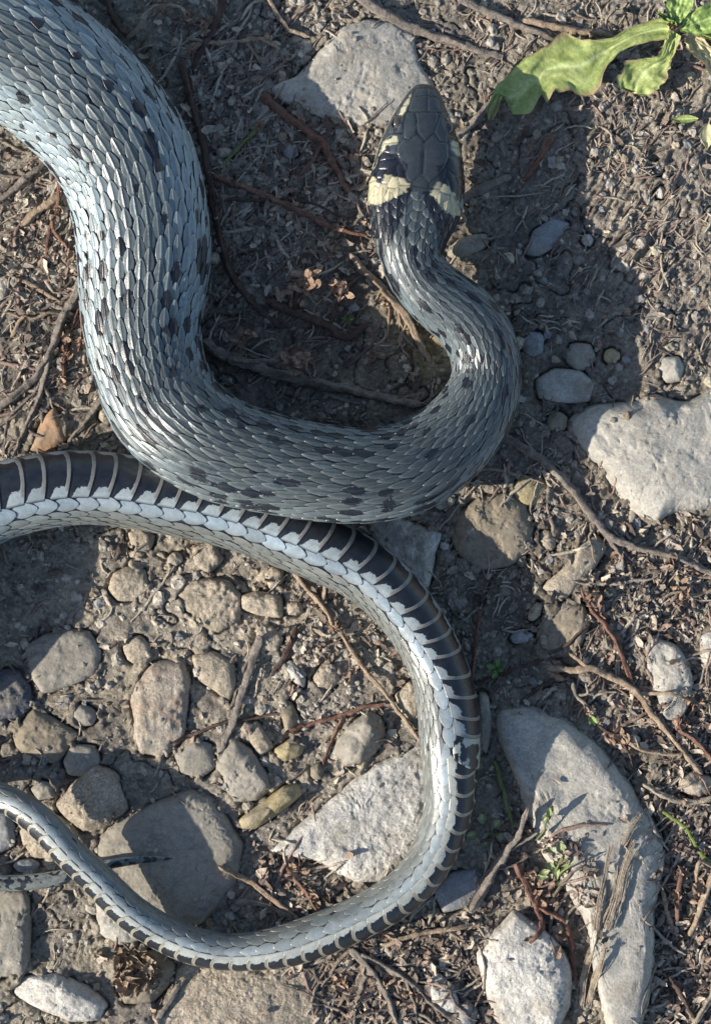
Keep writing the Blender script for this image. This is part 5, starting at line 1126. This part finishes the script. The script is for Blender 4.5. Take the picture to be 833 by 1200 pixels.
# dry mossy cap on the round brown stone
X0, Y0 = ground_xy(158, 1140, 22)
parts = []; rm = np.random.default_rng(88)
for k_ in range(130):
    a, q = rm.uniform(0, 6.28), 24 * math.sqrt(rm.random()); x_, y_ = X0 + q * math.cos(a) * 1.05, Y0 + q * math.sin(a) * 0.9
    parts.append(scrap(np.array([x_, y_, float(top_at(x_, y_)) + rm.uniform(0, 5)]), rm.uniform(5, 11), rm, 1.2, 2.4))
Vc, Fc = cat(parts); o = mk('moss_tuft', Vc, Fc, W['tan'], origin=(X0, Y0, 20)); tag(o, 'shaggy dry moss cap sitting on the round brown stone', 'moss')

# ------------------------------------------------------------------ crumbs, gravel, litter, rootlets (nobody could count them)
def density(kind, x, y):
    B = lambda *a: blob(x, y, *a)
    if kind == 'crumb': return 0.15 + 1.0 * B(330, 130, 120, 160) + 0.9 * B(330, 240, 130, 80) + 0.7 * B(650, 700, 130, 100) + 0.5 * B(800, 1050, 60, 160) + 0.2 * B(380, 800, 120, 100) + 0.5 * B(60, 300, 60, 120) + 0.4 * B(440, 1140, 150, 60) + 0.4 * B(720, 60, 120, 60)
    if kind == 'litter': return 0.05 + 1.4 * B(800, 1050, 55, 190) + 1.1 * B(770, 730, 80, 120) + 1.0 * B(440, 1150, 140, 60) + 0.9 * B(350, 1020, 50, 40) + 0.9 * B(640, 1010, 55, 60) + 0.8 * B(50, 330, 60, 140) + 0.45 * B(330, 180, 130, 160) + 0.0 * B(750, 230, 110, 160) + 0.7 * B(560, 1100, 60, 60) + 0.5 * B(680, 900, 60, 200)*0 + 0.5 * B(390, 730, 70, 110)
    if kind == 'tangle': return 0.01 + 1.2 * B(50, 330, 55, 150) + 0.9 * B(310, 220, 100, 160) + 1.1 * B(800, 1060, 45, 160) + 1.2 * B(440, 1150, 110, 50) + 0.9 * B(760, 760, 80, 90) + 1.0 * B(645, 1030, 50, 60) + 0.6 * B(340, 1030, 50, 40) + 0.6 * B(620, 570, 60, 60) + 0.5 * B(250, 40, 80, 60)
    if kind == 'fibre': return 0.08 + 0.75 * B(750, 230, 110, 150) + 0.6 * B(800, 1000, 60, 190) + 0.6 * B(60, 350, 70, 160) + 0.5 * B(440, 1140, 130, 60) + 0.6 * B(620, 640, 130, 90) + 0.5 * B(330, 300, 120, 120) + 0.5 * B(620, 60, 130, 50)
    return 0.3 + 0.8 * B(280, 760, 180, 110) + 0.5 * B(690, 640, 120, 120) + 0.5 * B(640, 400, 90, 80) + 0.4 * B(330, 80, 120, 90)
def scatter(kind, n, seed, pad=70):
    r = np.random.default_rng(seed); out = []
    while len(out) < n:
        x, y = r.uniform(-416 - pad, 416 + pad, 8000), r.uniform(-600 - pad, 600 + pad, 8000)
        dn = np.clip(density(kind, x, y), 0, 1.3) / 1.3 * (0.35 + 0.9 * ss(-0.35, 0.4, fbm(x / 40, y / 40, seed, 2)))
        onstone = ((top_at(x, y) - top_at(x, y, LG)) > 5) & ~((kind != 'gravel') & (blob(x, y, 648, 1020, 50, 60) + blob(x, y, 690, 1110, 20, 60) > 0.5))
        dn = dn * np.where(onstone, 0.05 if kind in ('crumb', 'gravel') else 0.015, 1)
        k_ = r.random(8000) < dn; out += list(zip(x[k_], y[k_]))
    return np.array(out[:n]), r
ICO_V = []; 
t_ = (1 + 5 ** .5) / 2
ICO_V = np.array([(-1,t_,0),(1,t_,0),(-1,-t_,0),(1,-t_,0),(0,-1,t_),(0,1,t_),(0,-1,-t_),(0,1,-t_),(t_,0,-1),(t_,0,1),(-t_,0,-1),(-t_,0,1)]); ICO_V /= np.linalg.norm(ICO_V[0])
ICO_F = np.array([(0,11,5),(0,5,1),(0,1,7),(0,7,10),(0,10,11),(1,5,9),(5,11,4),(11,10,2),(10,7,6),(7,1,8),(3,9,4),(3,4,2),(3,2,6),(3,6,8),(3,8,9),(4,9,5),(2,4,11),(6,2,10),(8,6,7),(9,8,1)])
def subdiv(V, F):
    V = list(map(tuple, V)); cache = {}; NF = []
    def mid(a, b):
        k_ = (min(a, b), max(a, b))
        if k_ not in cache:
            m_ = (np.array(V[a]) + np.array(V[b])) / 2; m_ /= np.linalg.norm(m_); cache[k_] = len(V); V.append(tuple(m_))
        return cache[k_]
    for a, b, c in F:
        ab, bc, ca = mid(a, b), mid(b, c), mid(c, a); NF += [(a, ab, ca), (b, bc, ab), (c, ca, bc), (ab, bc, ca)]
    return np.array(V), np.array(NF)
ICO2 = subdiv(ICO_V, ICO_F)
def lumps(name, kind, n, lo, hi, seed, cols, mat, ico, flat=0.75, label=None, jag=0.18, powr=2.2, sink=0.35):
    pts, r = scatter(kind, n, seed)
    bv_, bf = ico; nv = len(bv_)
    sz = lo + (hi - lo) * r.random(n) ** powr
    sc3 = np.stack([r.uniform(0.7, 1.3, n), r.uniform(0.7, 1.3, n), r.uniform(flat * 0.7, flat * 1.2, n)], -1) * sz[:, None] / 2
    a = r.uniform(0, 6.28, n)
    jit = 1 + jag * fbm(bv_[None, :, 0] * 1.4 + np.arange(n)[:, None] * 3.7, bv_[None, :, 1] * 1.4, bv_[None, :, 2] * 1.4, 2)
    P = bv_[None] * jit[..., None] * sc3[:, None]
    x = P[..., 0] * np.cos(a)[:, None] - P[..., 1] * np.sin(a)[:, None]; y = P[..., 0] * np.sin(a)[:, None] + P[..., 1] * np.cos(a)[:, None]
    zt = top_at(pts[:, 0], pts[:, 1])
    V = np.stack([x + pts[:, 0][:, None], y + pts[:, 1][:, None], P[..., 2] + (zt + sc3[:, 2] * (1 - 2 * sink))[:, None]], -1).reshape(-1, 3)
    F = (bf[None] + (np.arange(n) * nv)[:, None, None]).reshape(-1, 3)
    cols = np.array(cols); c = cols[r.integers(0, len(cols), n)] * r.uniform(0.75, 1.25, n)[:, None]
    if kind == 'crumb':
        tn = tone(pts[:, 0], pts[:, 1]); c = tn * 0.97 * r.uniform(0.75, 1.35, n)[:, None]
    o = mk(name, V, F, mat, attrs={'tone': np.repeat(c, nv, 0)}, kind='stuff', smooth=False)
    o['label'] = label; return o
lumps('soil_crumbs', 'crumb', 9000, 2.0, 7.0, 61, [(0.2, 0.16, 0.12)], M_crumb, (ICO_V, ICO_F), label='small dry crumbs of soil', jag=0.45)
lumps('soil_clods', 'crumb', 2300, 5.0, 15.0, 62, [(0.2, 0.16, 0.12)], M_crumb, ICO2, label='larger clods of dry soil', jag=0.5, sink=0.5)
lumps('gravel', 'gravel', 1000, 3.0, 12, 63, [(0.3, 0.27, 0.22), (0.22, 0.22, 0.22), (0.36, 0.34, 0.30), (0.30, 0.24, 0.17), (0.36, 0.30, 0.22), (0.42, 0.38, 0.28)], M_gravel, ICO2, label='fine gravel between the stones', jag=0.55, sink=0.35)
# leaf litter
pts, r = scatter('litter', 4600, 71)
LC = np.array([(0.26, 0.215, 0.17), (0.38, 0.32, 0.26), (0.18, 0.145, 0.115), (0.48, 0.41, 0.33), (0.30, 0.22, 0.17), (0.13, 0.10, 0.085)])
n, mB = 5, 4; a, b = np.meshgrid(np.linspace(-1, 1, n), np.linspace(-1, 1, mB), indexing='ij'); N = len(pts)
sz = r.uniform(3, 9, N) * (0.6 + 0.4 * r.random(N)); el = r.uniform(1.2, 3.0, N)
x = a[None] * (sz * el / 2)[:, None, None]; y = b[None] * np.clip(1 - 0.7 * a ** 2, 0.2, 1)[None] * (sz / 2)[:, None, None]
zz = sz[:, None, None] * 0.3 * (r.uniform(-0.6, 1.2, N)[:, None, None] * a[None] ** 2 + r.uniform(-1.2, 1.2, N)[:, None, None] * b[None] ** 2) + r.normal(0, 0.35, (N, n, mB))
al = r.uniform(0, 6.28, N)[:, None, None]; sx_, sy_ = r.normal(0, 0.4, N)[:, None, None], r.normal(0, 0.5, N)[:, None, None]
zz = zz + x * sx_ + y * sy_
jx = r.normal(0, 0.10, (N, n, mB)) * sz[:, None, None]; x = x + jx; y = y + r.normal(0, 0.13, (N, n, mB)) * sz[:, None, None]
X = x * np.cos(al) - y * np.sin(al) + pts[:, 0][:, None, None]; Y = x * np.sin(al) + y * np.cos(al) + pts[:, 1][:, None, None]
Z = zz + (top_at(pts[:, 0], pts[:, 1]) + 1.5 + r.uniform(0, 4, N))[:, None, None]
V = np.stack([X, Y, Z], -1).reshape(-1, 3); F = (gridF(n, mB)[None] + (np.arange(N) * n * mB)[:, None, None]).reshape(-1, 4)
c = LC[r.integers(0, len(LC), N)] * r.uniform(0.8, 1.2, N)[:, None]
o = mk('leaf_litter', V, F, M_litter, attrs={'tone': np.repeat(c, n * mB, 0)}, kind='stuff'); o['label'] = 'dry crumbled leaf litter'
# rootlets and fibres
def fibres(name, kind, count, seed, l0, l1, r0, r1, ns_, nr, label, bend):
    pts, r = scatter(kind, count, seed); N = len(pts)
    ln = r.uniform(l0, l1, N) * (0.4 + 0.6 * r.random(N)); a0 = np.where(r.random(N) < 0.5, 0.9 + r.normal(0, 0.5, N), r.uniform(0, 6.28, N)); cur = r.normal(0, bend, N)
    tt = np.linspace(-0.5, 0.5, ns_)[None] * ln[:, None]; ang = a0[:, None] + cur[:, None] * tt + 0.45 * fbm(tt / 10, np.arange(N)[:, None] * 2.1, 0, 2)
    dx = np.cos(ang) * (ln / ns_)[:, None]; dy = np.sin(ang) * (ln / ns_)[:, None]
    X = pts[:, 0][:, None] + np.cumsum(dx, 1) - dx.sum(1)[:, None] / 2; Y = pts[:, 1][:, None] + np.cumsum(dy, 1) - dy.sum(1)[:, None] / 2
    Z = top_at(X, Y); Z = (Z + np.roll(Z, 1, 1) + np.roll(Z, -1, 1)) / 3; Z[:, 0] = Z[:, 1]; Z[:, -1] = Z[:, -2]
    Z = np.maximum(Z, Z.mean(1)[:, None] - 2) + 0.8 + r.uniform(0, 2, N)[:, None]
    rr = (r.uniform(r0, r1, N)[:, None] * (1 - 0.6 * (2 * np.abs(np.linspace(-0.5, 0.5, ns_)))[None] ** 2))
    sx_, sy_ = -np.sin(ang), np.cos(ang); aa = np.arange(nr) / nr * 2 * math.pi
    V = np.stack([X[..., None] + sx_[..., None] * np.cos(aa) * rr[..., None], Y[..., None] + sy_[..., None] * np.cos(aa) * rr[..., None], Z[..., None] + np.sin(aa) * rr[..., None]], -1).reshape(-1, 3)
    F = (gridF(ns_, nr, True)[None] + (np.arange(N) * ns_ * nr)[:, None, None]).reshape(-1, 4)
    c = np.array([(0.25, 0.205, 0.165), (0.38, 0.325, 0.26), (0.16, 0.13, 0.11), (0.46, 0.40, 0.32), (0.27, 0.19, 0.155)])[r.integers(0, 5, N)]
    o = mk(name, V, F, M_litter, attrs={'tone': np.repeat(c, ns_ * nr, 0)}, kind='stuff'); o['label'] = label

fibres('dead_rootlets', 'fibre', 3400, 81, 10, 46, 0.5, 1.7, 8, 4, 'fine dead rootlets and plant fibres', 0.028)
fibres('tangled_dry_roots', 'tangle', 720, 84, 30, 130, 0.8, 2.6, 26, 6, 'tangle of thin dry roots and stems', 0.010)
